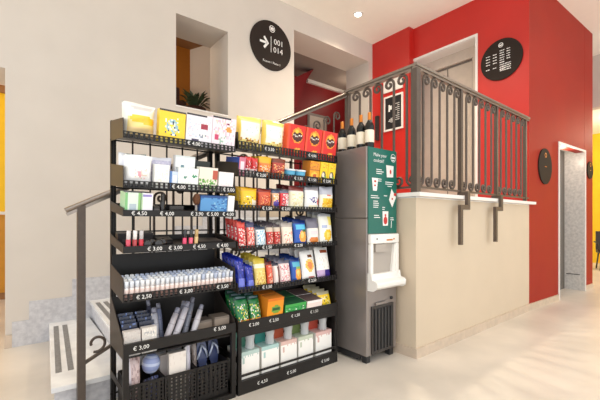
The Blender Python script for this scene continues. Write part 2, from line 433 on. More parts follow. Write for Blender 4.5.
# chair in the yellow room
ch = thing('lounge_chair', 'dark chair standing by the yellow wall at the far right edge', 'chair', (11.1, 1.93, 0), (0, 0, R(20)))
MB().box(-.25, .25, -.25, .25, .40, .48).build('seat', M['chair'], ch)
MB().box(.20, .27, -.25, .25, .48, .92).build('backrest', M['chair'], ch)
for sx in (-1, 1):
    for sy in (-1, 1): MB().tube([(sx * .2, sy * .2, .41), (sx * .24, sy * .24, 0)], .016).build('leg', M['dark_metal'], ch)
for sy in (-1, 1): MB().tube([(-.22, sy * .26, .44), (-.24, sy * .28, .64), (.22, sy * .28, .66)], .018).build('armrest', M['chair'], ch)

# ------------------------------------------------------------ wrought-iron railing of landing and stairs
rl = thing('iron_railing', 'wrought iron railing with scrolled balusters around the landing and down the stairs', 'railing', (XP, YP, 0))
O = Vector((XP, YP, 0))
def rel(x, y, z): return (x - O.x, y - O.y, z)
YS = 2.575; ZT = 2.555; ZB = ZL + .075
def flatbar(path, wd, ht, m=0, mb=None):
    mb = mb or MB(); mb.tube([rel(*p) for p in path], wd * .707, 4, m, ry=ht * .707, up=(0, 0, 1)); return mb
hr = MB()
hr.box(-.02, XR - XP - .01, -.02, .045, ZT - .022, ZT)
hr.box(-.014, XR - XP - .012, -.008, .033, ZT - .045, ZT - .022)
hr.build('handrail', M['rail'], rl)
hr = MB().box(-.02, .045, .045, YS - YP + .03, ZT - .022, ZT).box(-.008, .033, .045, YS - YP + .02, ZT - .045, ZT - .022)
hr.build('handrail', M['rail'], rl)
a_, b_ = Vector((.235, YS, 1.272)), Vector((XP + .01, YS, ZT - .012))
hr = MB()
slope = (b_.z - a_.z) / (b_.x - a_.x)
hr.tube([(a_.x - O.x, YS - YP, a_.z - .016), (b_.x - O.x, YS - YP, b_.z - .016)], .024, 12, ry=.017, up=(0, 0, 1))
hr.prism([(a_.x - O.x, a_.z - .03), (b_.x - O.x, b_.z - .03), (b_.x - O.x, b_.z - .052), (a_.x - O.x + .012, a_.z - .046)], 'y', YS - YP - .012, YS - YP + .012)
hr.build('handrail', M['rail'], rl)
# bottom rails
MB().box(0, XR - XP - .01, 0, .025, ZB, ZB + .018).build('bottom_rail', M['iron'], rl)
MB().box(0, .025, .025, YS - YP, ZB, ZB + .018).build('bottom_rail', M['iron'], rl)
lo_ = lambda x: .312 + (x - .333) * slope
xa, xb = .34, XP
MB().prism([(xa - O.x, lo_(xa)), (xb - O.x, lo_(xb)), (xb - O.x, lo_(xb) - .02), (xa - O.x, lo_(xa) - .02)], 'y', YS - YP - .01, YS - YP + .01).build('bottom_rail', M['iron'], rl)
def post(x, y, z0, z1, s=.02):
    MB().box(x - s - O.x, x + s - O.x, y - s - O.y, y + s - O.y, z0, z1).build('post', M['iron'], rl)
PXs = [XP + .015, 3.50, 4.335, 5.21]
for i, x in enumerate(PXs): post(x, YP + .012, ZL + .034, ZT - .04, .03 if i == 0 else .019)
post(XP + .012, YS, ZL + .034, ZT - .04, .022); post(.317, YS, 0, 1.29, .022)
def spiral(cx, cz, r0, r1, a0, a1, n=16):
    return [(cx + (r0 + (r1 - r0) * i / n) * math.cos(a0 + (a1 - a0) * i / n), 0, cz + (r0 + (r1 - r0) * i / n) * math.sin(a0 + (a1 - a0) * i / n)) for i in range(n + 1)]
def baluster_mesh(z0, z1, r=.052, tr=.0125):
    # upright bar whose top curls over to +x and whose foot curls to -x
    top = spiral(r, z1 - r, r, .012, math.pi, -1.4 * math.pi, 20)
    bot = spiral(-r, z0 + r, r, .012, 0, -2.4 * math.pi, 20)
    mb = MB().tube(bot[::-1] + top, tr, 6)
    return mb.mesh('baluster', [M['iron']])
bal = baluster_mesh(ZB + .02, ZT - .048)
def put_bal(me, loc, rz=0):
    o = bpy.data.objects.new('baluster', me); C.objects.link(o); o.parent = rl; o.location = loc; o.rotation_euler = (0, 0, rz)
for i in range(3):
    n = 5; x0, x1 = PXs[i] + .03, PXs[i + 1] - .02
    for k in range(n):
        put_bal(bal, rel(x0 + (x1 - x0) * (k + .62) / (n + .35), YP + .012, 0))
for k in range(5): put_bal(bal, rel(XP + .012, YP + .1 + k * .138, 0), R(90))
bals = baluster_mesh(0, .86, .046, .009)
for k in range(15):
    x = .62 + k * .135
    put_bal(bals, rel(x, YS, lo_(x) + .012))
# curls on the foot of the stair rail and the brackets over the ledge
MB().tube([rel(p[0], YS, p[2]) for p in spiral(.402, .412, .055, .03, -1.9, 3.4, 26)], .009, 5).build('scroll', M['iron'], rl)
for x in (3.335, 4.11):
    bk = MB()
    s_ = .022; y1, y0 = YP - .058, YP - .088
    bk.box(x - s_ - O.x, x + s_ - O.x, y0 - O.y, y1 - O.y, .96, 1.345)
    bk.box(x + s_ - O.x, x + .165 - O.x, y0 - O.y, y1 - O.y, 1.30, 1.345)
    bk.box(x + .115 - O.x, x + .165 - O.x, y0 - O.y, y1 - O.y, 1.345, 1.475)
    bk.box(x + .115 - O.x, x + .165 - O.x, y1 - O.y, YP + .02 - O.y, ZL + .042, 1.475)
    bk.build('bracket', M['iron'], rl)

# ------------------------------------------------------------ drinks machine
mx0, mx1, my0, my1, mz = 2.255, 2.655, 1.93, 2.46, 1.812
mc = thing('drink_dispenser', 'tall grey steel drink dispenser with green front panel beside the cream wall', 'drink dispenser', (mx0, my0, 0))
mw = mx1 - mx0; md = my1 - my0
b = MB().box(0, mw, .0, md, .065, 1.212).box(0, mw, 0, md, 1.215, mz)
bevel(b.build('cabinet', M['steel'], mc), .006)
for fx in (.02, mw - .07):
    for fy in (.02, md - .07): MB().box(fx, fx + .05, fy, fy + .05, 0, .065).build('foot', M['darkplastic'], mc)
MB().box(.012, mw - .012, .12, md, .01, .064).box(.0, .012, .07, md, .03, .064).build('plinth', M['darkplastic'], mc)
gpm = MB().box(.014, mw - .004, -.008, -.0005, 1.085, mz - .004)
yt = -.0095
def fx(x): return x - mx0
t = MB()
t.text('Make your', (fx(2.42), yt, 1.738), X_, (.12, 0, 1), .030); t.text('cocktail!', (fx(2.40), yt, 1.69), X_, (.12, 0, 1), .030)
for (x, z_, n, wd) in ((2.37, 1.625, 3, .10), (2.39, 1.545, 2, .05), (2.49, 1.525, 2, .12), (2.52, 1.49, 1, .06), (2.30, 1.40, 2, .12), (2.33, 1.355, 4, .075), (2.45, 1.305, 2, .04), (2.34, 1.235, 2, .09), (2.56, 1.215, 2, .05), (2.47, 1.405, 1, .05)):
    for i in range(n): t.box(fx(x), fx(x) + wd * rnd.uniform(.7, 1), yt, yt + .001, z_ - i * .017, z_ + .006 - i * .017)
t.tube([(fx(2.57), yt, 1.13), (fx(2.575), yt, 1.19)], .003, 4)
gp = gpm.join(t, 1).build('front_panel', [M['green'], M['white_ink']], mc)
t = MB().disc((fx(2.60), yt, 1.745), X_, Z_, .036, r0=.86).box(fx(2.575), fx(2.625), yt, yt + .001, 1.74, 1.755).box(fx(2.585), fx(2.615), yt, yt + .001, 1.722, 1.73)
t.build('round_logo', M['white_ink'], gp)
def cup(pts, dot, nm='cup_picture'):
    t_ = MB(); t_.poly([(fx(x), yt - .0006, z_) for x, z_ in pts], 0)
    for (x, z_, rx, rz) in dot: t_.disc((fx(x), yt - .0014, z_), X_, Z_, rx, rz, 1, seg=12)
    t_.build(nm, [M['whiteplastic'], M['red']], gp)
cup([(2.51, 1.57), (2.60, 1.575), (2.605, 1.675), (2.50, 1.675)], [(2.56, 1.62, .011, .02)])
cup([(2.325, 1.445), (2.375, 1.445), (2.392, 1.553), (2.31, 1.553)], [(2.352, 1.525, .015, .009), (2.35, 1.49, .012, .008)])
cup([(2.585, 1.31), (2.64, 1.40), (2.575, 1.475), (2.54, 1.375)], [(2.625, 1.425, .02, .014), (2.585, 1.385, .01, .01)])
cup([(2.455, 1.15), (2.525, 1.15), (2.53, 1.275), (2.45, 1.275)], [(2.49, 1.195, .027, .035), (2.49, 1.24, .012, .012)])
# white dispensing bay
dz0, dz1 = .62, 1.08
b = MB()
b.box(.016, mw - .004, -.035, 0, 1.0, dz1); b.box(.016, .05, -.035, 0, .7, 1.0); b.box(mw - .05, mw - .004, -.035, 0, .7, 1.0)
b.prism([(0, .62), (0, .75), (-.033, .75), (-.04, .70), (-.085, .685), (-.095, .675), (-.09, .64), (-.06, .622)], 'x', .012, mw + .004)
bay = b.build('dispensing_bay', M['whiteplastic'], mc); bevel(bay, .008)
MB().box(.05, mw - .05, -.006, -.0005, .745, 1.0).build('bay_back', M['greyplastic'], bay)
MB().box(.08, .22, -.032, -.006, .93, .995).build('nozzle', M['greyplastic'], bay)
MB().prism([(.30, .75), (mw - .052, .75), (mw - .052, .99), (.335, .99)], 'y', -.03, -.006).build('bay_cheek', M['whiteplastic'], bay)
MB().disc((.09, -.037, 1.04), X_, Z_, .008, seg=10).build('button', M['darkplastic'], bay)
MB().box(.22, .30, -.037, -.035, 1.022, 1.035).box(.31, .33, -.037, -.035, 1.03, 1.04).build('lettering', M['foil'], bay)
# lock and lower grille
MB().lathe([(.014, 0), (.014, .012), (.008, .014)], 12, mtx=Matrix.Translation((.325, 0, .515)) @ Matrix.Rotation(R(90), 4, 'X')).build('lock', M['darkplastic'], mc)
gr = MB().box(.055, .345, -.012, 0, .075, .475, 0)
for i in range(6):
    x = .083 + i * .042; gr.box(x, x + .026, -.022, -.012, .10, .45, 1)
grl = gr.build('grille', [M['dark_metal'], M['darkplastic']], mc)
t = MB().box(.10, .26, -.016, -.012, .48, .50); t.build('label_plate', M['steel'], mc)

# wine bottles on the machine
wp = [(0, .002), (.038, 0), (.040, .006), (.040, .185), (.034, .207), (.018, .232), (.0145, .245), (.0145, .30)]
def wine(x, y, label, z=mz):
    e = thing('wine_bottle', label, 'bottle', (x, y, z + .001), group='wine bottles on the machine')
    if not hasattr(wine, 'g'):
        wine.g = MB().lathe(wp[1:], 18).mesh('glass_body', [M['glass']])
        wine.l = MB().lathe([(.0406, .045), (.0408, .046), (.0408, .150), (.0406, .151)], 18).mesh('paper_label', [M['paper']])
        wine.c = MB().lathe([(.0152, .236), (.0158, .24), (.0155, .303), (.012, .306)], 14).mesh('foil_capsule', [M['foil']])
    for nm, me in (('glass_body', wine.g), ('paper_label', wine.l), ('foil_capsule', wine.c)):
        o = bpy.data.objects.new(nm, me); C.objects.link(o); o.parent = e
wine(2.385, 2.335, 'dark wine bottle with cream label, farthest left on the grey machine')
wine(2.372, 2.205, 'dark wine bottle with cream label, second from left on the grey machine')
wine(2.357, 2.08, 'dark wine bottle with cream label, third from left on the grey machine')
wine(2.357, 1.985, 'dark wine bottle with cream label, nearest the green panel front')

# ------------------------------------------------------------ racks
TH = R(9)
YF = 2.14
SH = {}
SIDE = dict(L1=.105, L2=.115, L3=.04, L4=.04, L5=.13, R1=.11, R2=.09, R3=.06, R4=.06, R5=.06, R6=.08)
BACK = dict(L5=.19, R5=.14, R6=.19, R4=.05)
def rack(name, label, x0, x1, xs, shelves, base_z, post_xs):
    e = thing(name, label, 'shelf rack', (x0, YF, 0))
    w_ = x1 - x0
    for px in post_xs:
        MB().box(px - .015, px + .015, .345, .375, 0, 1.83).build('upright', M['black'], e)
    g = MB(); n = round(w_ / .115)
    for i in range(n + 1):
        x = .02 + (w_ - .04) * i / n; g.box(x - .0045, x + .0045, .33, .339, .05, 1.72)
    for zz in (.1, .62, 1.12, 1.4, 1.7): g.box(0, w_, .339, .345, zz, zz + .01)
    g.build('back_grid', M['black'], e)
    for (key, z0, sh, kind, tags) in shelves:
        SH[key] = (x0, z0)
        t_ = MB(); D = .32; s_, c_ = math.sin(TH), math.cos(TH)
        zb = z0 + D * s_; yb = D * c_
        t_.prism([(.002, z0), (yb, zb), (yb, zb - .006), (.002, z0 - .006)], 'x', .004, w_ - .004)
        sp = SIDE[key]; pl_ = [(.002, z0 - .006), (yb, zb - .02), (yb, zb + sp), (.004, z0 + sp)]
        t_.prism(pl_, 'x', 0, .004, 1); t_.prism(pl_, 'x', w_ - .004, w_, 1)
        t_.box(.004, w_ - .004, yb - .004, yb, zb, zb + BACK.get(key, .03))
        so = t_.build('shelf', [M['black'], M['black_lit']], e)
        st_ = MB(); zs0, zs1 = z0 - .006, z0 + sh
        tagx = [fx_ for fx_, _ in tags]
        if kind in ('perf', 'tall'):
            nn = int(w_ / .0275)
            for zz in (zs0, (zs0 + zs1) / 2 - .002, zs1 - .005): st_.box(0, w_, -.004, .0, zz, zz + .005)
            for i in range(nn + 1):
                x = w_ * i / nn; st_.box(max(0, x - .0065), min(w_, x + .0065), -.0038, -.0002, zs0, zs1)
            for x in tagx: st_.box(x - x0 - .045, x - x0 + .045, -.006, -.0002, zs0, zs1)
        else: st_.box(0, w_, -.005, 0, zs0, zs1)
        st_.build('price_strip', M['black'], so)
        for x, s in tags:
            MB().text(s, (x - x0, -.0066, zs0 + (zs1 - zs0) * .5 - .011), X_, Z_, .023).build('price_tag', M['white_ink'], so)
    return e, w_

Lx0, Lx1 = .462, 1.158
lr, lw = rack('display_rack', 'black metal rack on the left with toiletries and perforated crates below', Lx0, Lx1, None, [
    ('L1', 1.664, .032, 'perf', [(.865, '€ 4,00')]),
    ('L2', 1.386, .036, 'perf', [(.77, '€ 4,00'), (1.105, '€ 5,00')]),
    ('L3', 1.226, .030, 'solid', [(.545, '€ 4,50'), (.70, '€ 4,00'), (.885, '€ 3,90'), (.99, '€ 5,00'), (1.10, '€ 4,00')]),
    ('L4', 1.020, .032, 'solid', [(.63, '€ 3,00'), (.75, '€ 3,00'), (.90, '€ 4,50'), (1.06, '€ 4,00')]),
    ('L5', .744, .042, 'tall', [(.57, '€ 2,50'), (.815, '€ 3,00'), (1.06, '€ 3,50')]),
], .45, (.02, .676))
Rx0, Rx1 = 1.178, 2.122
rr_, rw_ = rack('display_rack', 'black metal rack on the right packed with sweets, snacks and white cartons', Rx0, Rx1, None, [
    ('R1', 1.690, .050, 'perf', [(1.43, '€ 3,50'), (1.84, '€ 4,00')]),
    ('R2', 1.502, .042, 'perf', [(1.36, '€ 2,00'), (1.70, '€ 1,50'), (1.84, '€ 1,50'), (2.0, '€ 2,00')]),
    ('R3', 1.270, .034, 'perf', [(1.41, '€ 1,50'), (1.58, '€ 2,00')]),
    ('R4', .992, .030, 'perf', [(1.41, '€ 1,50'), (1.70, '€ 2,00')]),
    ('R5', .704, .034, 'perf', [(1.41, '€ 1,50'), (1.84, '€ 2,50')]),
    ('R6', .440, .062, 'solid', [(1.30, '€ 2,00'), (1.47, '€ 2,50'), (1.67, '€ 1,50'), (1.86, '€ 1,50')]),
], .45, (.02, .924))
# base of the left rack: deep tray at .42 over an open bay holding crates
def base(e, w_, zr0, zr1, tray, lowz, tags, lowtags, pw, x0, side=True):
    b = MB()
    b.box(0, w_, -.006, .012, zr0, zr1); b.box(0, pw, -.005, .02, lowz, zr0); b.box(w_ - pw, w_, -.005, .02, lowz, zr0)
    b.box(0, w_, -.005, .02, .0, lowz)
    b.box(0, .02, .02, .34, 0, .03); b.box(w_ - .02, w_, .02, .34, 0, .03)
    b.box(0, w_, .02, .34, .012, .03)
    fo = b.build('base_frame', M['black'], e)
    if tray:
        t_ = MB().box(.004, w_ - .004, .012, .325, tray - .006, tray)
        pl_ = [(.012, tray - .006), (.325, tray - .006), (.325, tray + .30), (.012, zr1 + .02)]
        t_.prism(pl_, 'x', 0, .004, 1); t_.prism(pl_, 'x', w_ - .004, w_, 1); t_.box(.004, w_ - .004, .321, .325, tray, tray + .29)
        t_.build('deep_tray', [M['black'], M['black_lit']], e)
    if side:
        MB().box(0, .004, .02, .33, .22, .26, 0).build('side_bar', M['black'], e); MB().box(0, .004, .02, .33, .03, .06, 0).build('side_bar', M['black'], e)
    for x, s, z_ in tags + lowtags:
        MB().text(s, (x - x0, -.0072, z_), X_, Z_, .024).build('price_tag', M['white_ink'], fo)
base(lr, lw, .445, .505, .425, .035, [(.555, '€ 3,00', .463), (1.04, '€ 5,00', .478)], [], .03, Lx0)
# let the right rack's lower bay carry a thin guard rail
base(rr_, rw_, .395, .434, None, .092, [], [(1.37, '€ 4,50', .035), (1.63, '€ 5,00', .035), (1.98, '€ 5,00', .035)], .025, Rx0)
MB().box(.0, rw_, -.006, .004, .122, .136).build('guard_rail', M['black'], rr_)
MB().box(0, rw_, .32, .326, .03, .40).build('back_panel', M['black'], rr_)
MB().box(rw_ - .006, rw_, .02, .34, .03, 1.70).build('end_panel', M['black'], rr_)

# ------------------------------------------------------------ products: printed art, boxes, bags
def art(base_, *ls):
    rn = {}
    def f(u, v):
        c = base_
        for l in ls:
            k = l[0]
            if k == 'r' and l[1] <= u <= l[3] and l[2] <= v <= l[4]: c = l[5]
            elif k == 'e' and ((u - l[1]) / l[3]) ** 2 + ((v - l[2]) / l[4]) ** 2 <= 1: c = l[5]
            elif k == 'n':
                if l[3] <= u <= l[5] and l[4] <= v <= l[6]:
                    q = random.Random((int(u * 97) * 131 + int(v * 89)) * 7 + l[2])
                    if q.random() < l[1]: c = l[7][int(q.random() * len(l[7]))]
            elif k == 'd':   # diagonal band
                if abs((v - l[1]) - l[2] * (u - .5)) < l[3]: c = l[4]
        return c
    return f
W = (244, 240, 234); K = (34, 30, 30)
def carton(w_, d_, h, a, side, top=None, nu=18, nv=18, back=None):
    m = MB(); top = top or side
    m.grid(lambda u, v: (u * w_, 0, v * h), nu, nv, 0, a, False)
    m.poly([(0, d_, 0), (0, 0, 0), (0, 0, h), (0, d_, h)], 0, side); m.poly([(w_, 0, 0), (w_, d_, 0), (w_, d_, h), (w_, 0, h)], 0, side)
    m.poly([(0, 0, h), (w_, 0, h), (w_, d_, h), (0, d_, h)], 0, top); m.poly([(0, 0, 0), (0, d_, 0), (w_, d_, 0), (w_, 0, 0)], 0, side)
    m.poly([(w_, d_, 0), (0, d_, 0), (0, d_, h), (w_, d_, h)], 0, side)
    return m
def pouch(w_, t_, h, a, nu=18, nv=20, seed=1, flare=.0, top=None, gus=.72):
    m = MB(); r_ = random.Random(seed); ph = [r_.uniform(0, 6.28) for _ in range(6)]
    def surf(sg_):
        def f(u, v):
            bu = max(0, 1 - abs(2 * u - 1) ** 2.6) ** .6; bv = max(0, 1 - abs(2 * v - 1) ** 2.2) ** .75
            if v < .5: bv = max(bv, gus * max(0, 1 - abs(2 * v - 1) ** 14))
            wr_ = .06 * (math.sin(9 * u + ph[0] + 5 * v) + math.sin(17 * v + ph[1] - 6 * u))
            y = sg_ * t_ / 2 * (bu * bv * (1 + wr_ * .7))
            pin = 1 - .05 * math.sin(math.pi * v) + flare * (v > .93)
            x = w_ / 2 + (u - .5) * w_ * pin
            z_ = v * h + (.018 * h * math.sin(5 * u + ph[2]) if v > .9 else 0)
            return (x, t_ / 2 + y, z_)
        return f
    topa = top or a
    m.grid(surf(-1), nu, nv, 0, a); m.grid(surf(1), nu, nv, 0, topa)
    return m
RACKN = {'L': 'left', 'R': 'right'}; ORD = ['top', 'second', 'third', 'fourth', 'fifth', 'sixth', 'lowest']
ROWN = ['front', 'second', 'third', 'fourth', 'fifth', 'sixth', 'last']
def put(key, o, x, d_, lift=0., rz=0., lean=0.):
    x0, z0 = SH[key]
    o.location = (x, YF + .0105 + d_ * math.cos(TH), z0 + .0012 + (d_ + .0105) * math.sin(TH) + lift)
    o.rotation_euler = (TH - lean, 0, rz); return o
def stock(key, name, cat, mb, mats, x, d0=0., rows=1, pitch=.05, label='', group=None, dx=0., lean=0., lift=0.):
    me = mb.mesh(name, mats); out = []
    jr = random.Random(label)
    for i in range(rows):
        o = bpy.data.objects.new(name, me); C.objects.link(o)
        lb = label if rows == 1 else '%s, %s' % (label, ('frontmost', 'second back', 'third back', 'fourth back', 'fifth back', 'sixth back')[i])
        tag(o, lb, cat, group if (group and (rows > 1 or group)) else None)
        put(key, o, x + dx * i, d0 + pitch * i, lift, R(jr.uniform(-2, 2)) if rows > 2 else 0, lean); out.append(o)
    return out
RB = 'rack'
# ---- left rack, top shelf
G = 'packs on the left rack top shelf'
a = art((246, 240, 226), ('r', .12, .05, .95, .62, (250, 226, 150)), ('e', .5, .55, .36, .12, (252, 206, 60)), ('e', .72, .5, .22, .1, (250, 196, 50)), ('r', .1, .06, .95, .3, (250, 218, 160)), ('r', 0, .86, 1, 1, (232, 228, 224)), ('e', .55, .86, .35, .06, (206, 202, 200)))
stock('L1', 'wrapped_pack', 'packet', pouch(.185, .15, .20, a, seed=2), [FILM], .468, .008, label='bulging white and yellow plastic wrapped pack at left end of left top shelf', group=G)
a = art((246, 208, 40), ('r', 0, 0, 1, .12, (250, 226, 120)), ('e', .5, .5, .22, .22, (150, 190, 200)), ('e', .5, .5, .14, .14, (240, 236, 220)), ('n', .4, 3, .25, .2, .75, .8, [(60, 70, 90), (250, 220, 60), (240, 240, 230)]), ('r', 0, .93, 1, 1, (60, 50, 40)))
stock('L1', 'flat_pack', 'packet', carton(.155, .05, .19, a, (240, 206, 60)), [FILM], .655, 0, label='bright yellow flat pack with pale blue star on left rack top shelf', group=G)
a = art((236, 230, 236), ('n', .5, 5, .05, .3, .95, .85, [(206, 214, 232), (244, 240, 238), (226, 206, 216)]), ('r', .55, .55, .85, .72, (160, 40, 60)), ('r', .3, .4, .8, .52, (244, 242, 240)), ('r', .25, .12, .5, .2, (70, 60, 90)), ('n', .5, 9, .3, .28, .85, .45, [(140, 150, 160), W]), ('r', 0, .94, .75, 1, (50, 44, 50)))
stock('L1', 'flat_pack', 'packet', carton(.168, .05, .195, a, (232, 226, 232)), [FILM], .817, 0, label='white pastel flat pack with dark red badge on left rack top shelf', group=G)
a = art((246, 224, 230), ('n', .55, 7, .05, .45, .95, .95, [(240, 180, 200), (250, 236, 236), (244, 206, 190)]), ('e', .7, .62, .12, .09, (238, 150, 60)), ('e', .66, .80, .07, .05, (120, 30, 60)), ('r', .1, .3, .25, .42, (200, 60, 100)), ('n', .5, 12, .3, .1, .9, .45, [(160, 190, 170), W, (220, 200, 214)]), ('r', 0, .94, .8, 1, (50, 44, 50)))
stock('L1', 'flat_pack', 'packet', carton(.165, .05, .208, a, (244, 226, 232)), [FILM], .988, 0, label='pale pink floral flat pack at right end of left rack top shelf', group=G)
# ---- left rack, second shelf
G = 'packs on the left rack second shelf'
a = art((240, 240, 244), ('r', .1, .1, .9, .8, (226, 226, 240)), ('r', .3, .88, 1, 1, (96, 134, 140)))
stock('L2', 'cotton_pad_bag', 'packet', pouch(.155, .09, .185, a, seed=4), [FILM], .468, .12, label='pale lilac bag behind the white pillowy bag on left second shelf', group=G)
a = art((250, 248, 246), ('n', .35, 4, .35, .25, .75, .6, [(246, 206, 206), (250, 244, 240), (230, 214, 196)]), ('e', .52, .42, .06, .1, (236, 160, 170)))
stock('L2', 'cotton_pad_bag', 'packet', pouch(.155, .09, .178, a, seed=5), [FILM], .47, 0, label='white pillowy bag with faint pink print at left end of second shelf', group=G)
a = art((206, 200, 220), ('e', .6, .62, .2, .14, (236, 232, 240)), ('r', .6, .6, .72, .7, (60, 40, 100)), ('n', .3, 6, 0, .3, 1, 1, [(220, 214, 230), (190, 186, 210)]), ('r', .0, .92, 1, 1, (236, 234, 240)))
stock('L2', 'wipes_packet', 'packet', pouch(.135, .05, .18, a, seed=6), [FILM], .622, .075, label='lilac soft packet with purple mark standing on left second shelf', group=G)
a = art((244, 242, 236), ('n', .3, 3, .1, .1, .9, .8, [(236, 234, 216), (250, 248, 244)]))
stock('L2', 'small_carton', 'box', carton(.085, .05, .138, a, (236, 234, 230)), [CARD], .63, 0, label='plain cream white small carton in front of the lilac packet', group=G)
a = art((206, 220, 240), ('r', 0, 0, .3, 1, (90, 130, 190)), ('r', .4, .2, .9, .8, (236, 240, 246)))
stock('L2', 'small_carton', 'box', carton(.048, .04, .105, a, (110, 140, 190)), [CARD], .718, 0, label='narrow pale blue small carton on left rack second shelf', group=G)
a = art((246, 246, 244), ('r', .3, .4, .42, .7, (120, 150, 160)), ('r', .78, .3, .92, .6, (110, 140, 160)), ('r', 0, .95, 1, 1, (220, 226, 226)))
stock('L2', 'small_carton', 'box', carton(.125, .05, .205, a, (240, 240, 238)), [CARD], .768, .06, label='taller white small carton with grey marks standing behind a leaf print carton', group=G)
a = art((244, 246, 240), ('r', .7, 0, .74, .7, (150, 200, 160)), ('e', .82, .65, .14, .1, (70, 150, 110)), ('r', .3, .5, .42, .6, (90, 140, 130)), ('n', .25, 8, 0, 0, 1, 1, [(226, 240, 228), (250, 250, 248)]))
stock('L2', 'small_carton', 'box', carton(.128, .045, .132, a, (236, 240, 236)), [CARD], .768, 0, label='white small carton with small green leaf print on left second shelf', group=G)
a = art((236, 226, 214), ('n', .6, 2, 0, 0, 1, .5, [(80, 150, 60), (130, 180, 90), (236, 232, 214)]), ('r', .7, .5, 1, .9, (190, 90, 70)), ('r', 0, .5, .7, .9, (240, 232, 214)))
stock('L2', 'small_carton', 'box', carton(.124, .05, .148, a, (230, 226, 210), (60, 110, 40)), [CARD], .902, 0, label='cream small carton covered with green leaves and red corner', group=G)
a = art((40, 44, 38), ('r', 0, 0, 1, .45, (70, 110, 50)))
stock('L2', 'small_carton', 'box', carton(.10, .05, .185, a, (40, 40, 38), (30, 30, 30)), [CARD], .90, .07, label='dark green and black small carton behind the green leaf carton', group=G)
a = art((246, 238, 236), ('n', .3, 5, .1, .1, .95, .9, [(246, 222, 222), (250, 246, 244)]))
stock('L2', 'small_carton', 'box', carton(.106, .05, .128, a, (240, 232, 230)), [CARD], 1.036, 0, label='plain pinkish white small carton at right end of left second shelf', group=G)
# ---- left rack, third shelf
G = 'articles on the left rack third shelf'
a = art((222, 236, 222), ('r', 0, 0, .16, 1, (130, 190, 130)), ('r', .3, .2, .7, .5, (180, 196, 206)), ('r', .85, 0, 1, 1, (140, 190, 120)))
stock('L3', 'soap_box', 'box', carton(.082, .12, .125, a, (176, 214, 176), (236, 240, 236)), [CARD], .472, 0, label='pale green striped box at left end of left rack third shelf', group=G)
a = art((244, 240, 246), ('r', .1, .85, .9, .95, (150, 140, 200)), ('r', .2, 0, .8, .14, (90, 96, 90)), ('r', 0, 0, .1, 1, (180, 210, 170)))
stock('L3', 'soap_box', 'box', carton(.062, .12, .125, a, (236, 236, 236)), [CARD], .558, 0, label='narrow white box beside the pale green striped box', group=G)
a = art((40, 36, 36), ('r', .1, .5, .9, .7, (84, 78, 78)))
stock('L3', 'hair_clip_card', 'hair accessory', carton(.03, .15, .05, a, K, (70, 64, 64), 4, 4), [CARD], .63, 0, label='low black flat pack lying beside the narrow white box', group=G)
stock('L3', 'dark_tube', 'tube', MB().lathe([(.012, 0), (.0145, .004), (.0145, .08), (.012, .082), (.012, .125), (.008, .128)], 12, .0145, .0145, 0, 0, (30, 28, 28)), [FILM], .666, 0, label='slim black tube standing upright on left rack third shelf', group=G)
cb = MB().box(0, .085, 0, .006, .038, .055, 0, (36, 32, 32))
for i in range(17): cb.box(i * .005 + .0005, i * .005 + .0032, .001, .005, .0, .038, 0, (60, 54, 52))
stock('L3', 'comb', 'comb', cb, [FILM], .722, .01, label='small dark comb standing teeth down on left rack third shelf', group=G)
hb_ = thing('hair_brush', 'hair brush with round brown head and pale handle on left third shelf', 'brush', group=G)
MB().lathe([(.007, 0), (.009, .01), (.007, .04), (.006, .065)], 12).build('handle', M['greyplastic'], hb_)
MB().lathe([(.006, .065), (.018, .072), (.024, .092), (.024, .11), (.017, .128), (.006, .135)], 14).build('head', mat('brush_bristles', (96, 58, 34), .8, var=.3, scale=90, bump=.6), hb_)
put('L3', hb_, .892, .02)
a = art((60, 116, 180), ('e', .45, .5, .5, .5, (90, 150, 206)), ('n', .4, 3, .4, .1, 1, .9, [(140, 190, 220), (40, 90, 160), (100, 160, 210)]), ('r', 0, .9, 1, 1, (40, 80, 140)))
stock('L3', 'long_box', 'box', carton(.185, .09, .128, a, (50, 96, 160), (44, 84, 146)), [CARD], .91, 0, label='blue printed box at right on left rack third shelf', group=G)
a = art((246, 246, 244), ('r', 0, 0, .08, 1, (170, 190, 210)))
stock('L3', 'small_carton', 'box', carton(.048, .09, .132, a, W), [CARD], 1.10, 0, label='plain white upright carton beside the blue printed box', group=G)
# ---- left rack, fourth shelf: make-up
G = 'lip glosses on the left rack fourth shelf'
def gloss(x, cbody, ccap, label, d_=0., hb=.065, hc=.05, flip=False):
    e = thing('lip_gloss', label, 'lip gloss', group=G)
    MB().lathe([(.0115, 0), (.0125, .002), (.0125, hb), (.010, hb + .002)], 12, c=cbody).build('tube', FILM, e)
    MB().lathe([(.0105, hb + .002), (.0115, hb + .003), (.0115, hb + hc), (.009, hb + hc + .002)], 12, c=ccap).build('cap', FILM, e)
    put('L4', e, x, d_ + .012); return e
gloss(.492, (206, 70, 90), (214, 208, 206), 'rose lip gloss with silver cap, leftmost on the make-up shelf')
gloss(.526, (176, 60, 66), (232, 228, 226), 'brick red lip gloss with pale cap, second on the make-up shelf')
gloss(.560, (200, 30, 56), (196, 190, 190), 'bright red lip gloss with silver cap, third on the make-up shelf')
gloss(.814, (226, 70, 110), (40, 40, 44), 'pink lip gloss with black cap, left of a pair')
gloss(.853, (236, 96, 124), (40, 44, 44), 'light pink lip gloss with black cap, beside the gold tube')
gloss(.888, (214, 184, 130), (190, 160, 108), 'gold beige make-up tube right of the two pink lip glosses', hb=.07, hc=.045)
G = 'black compacts on the left rack fourth shelf'
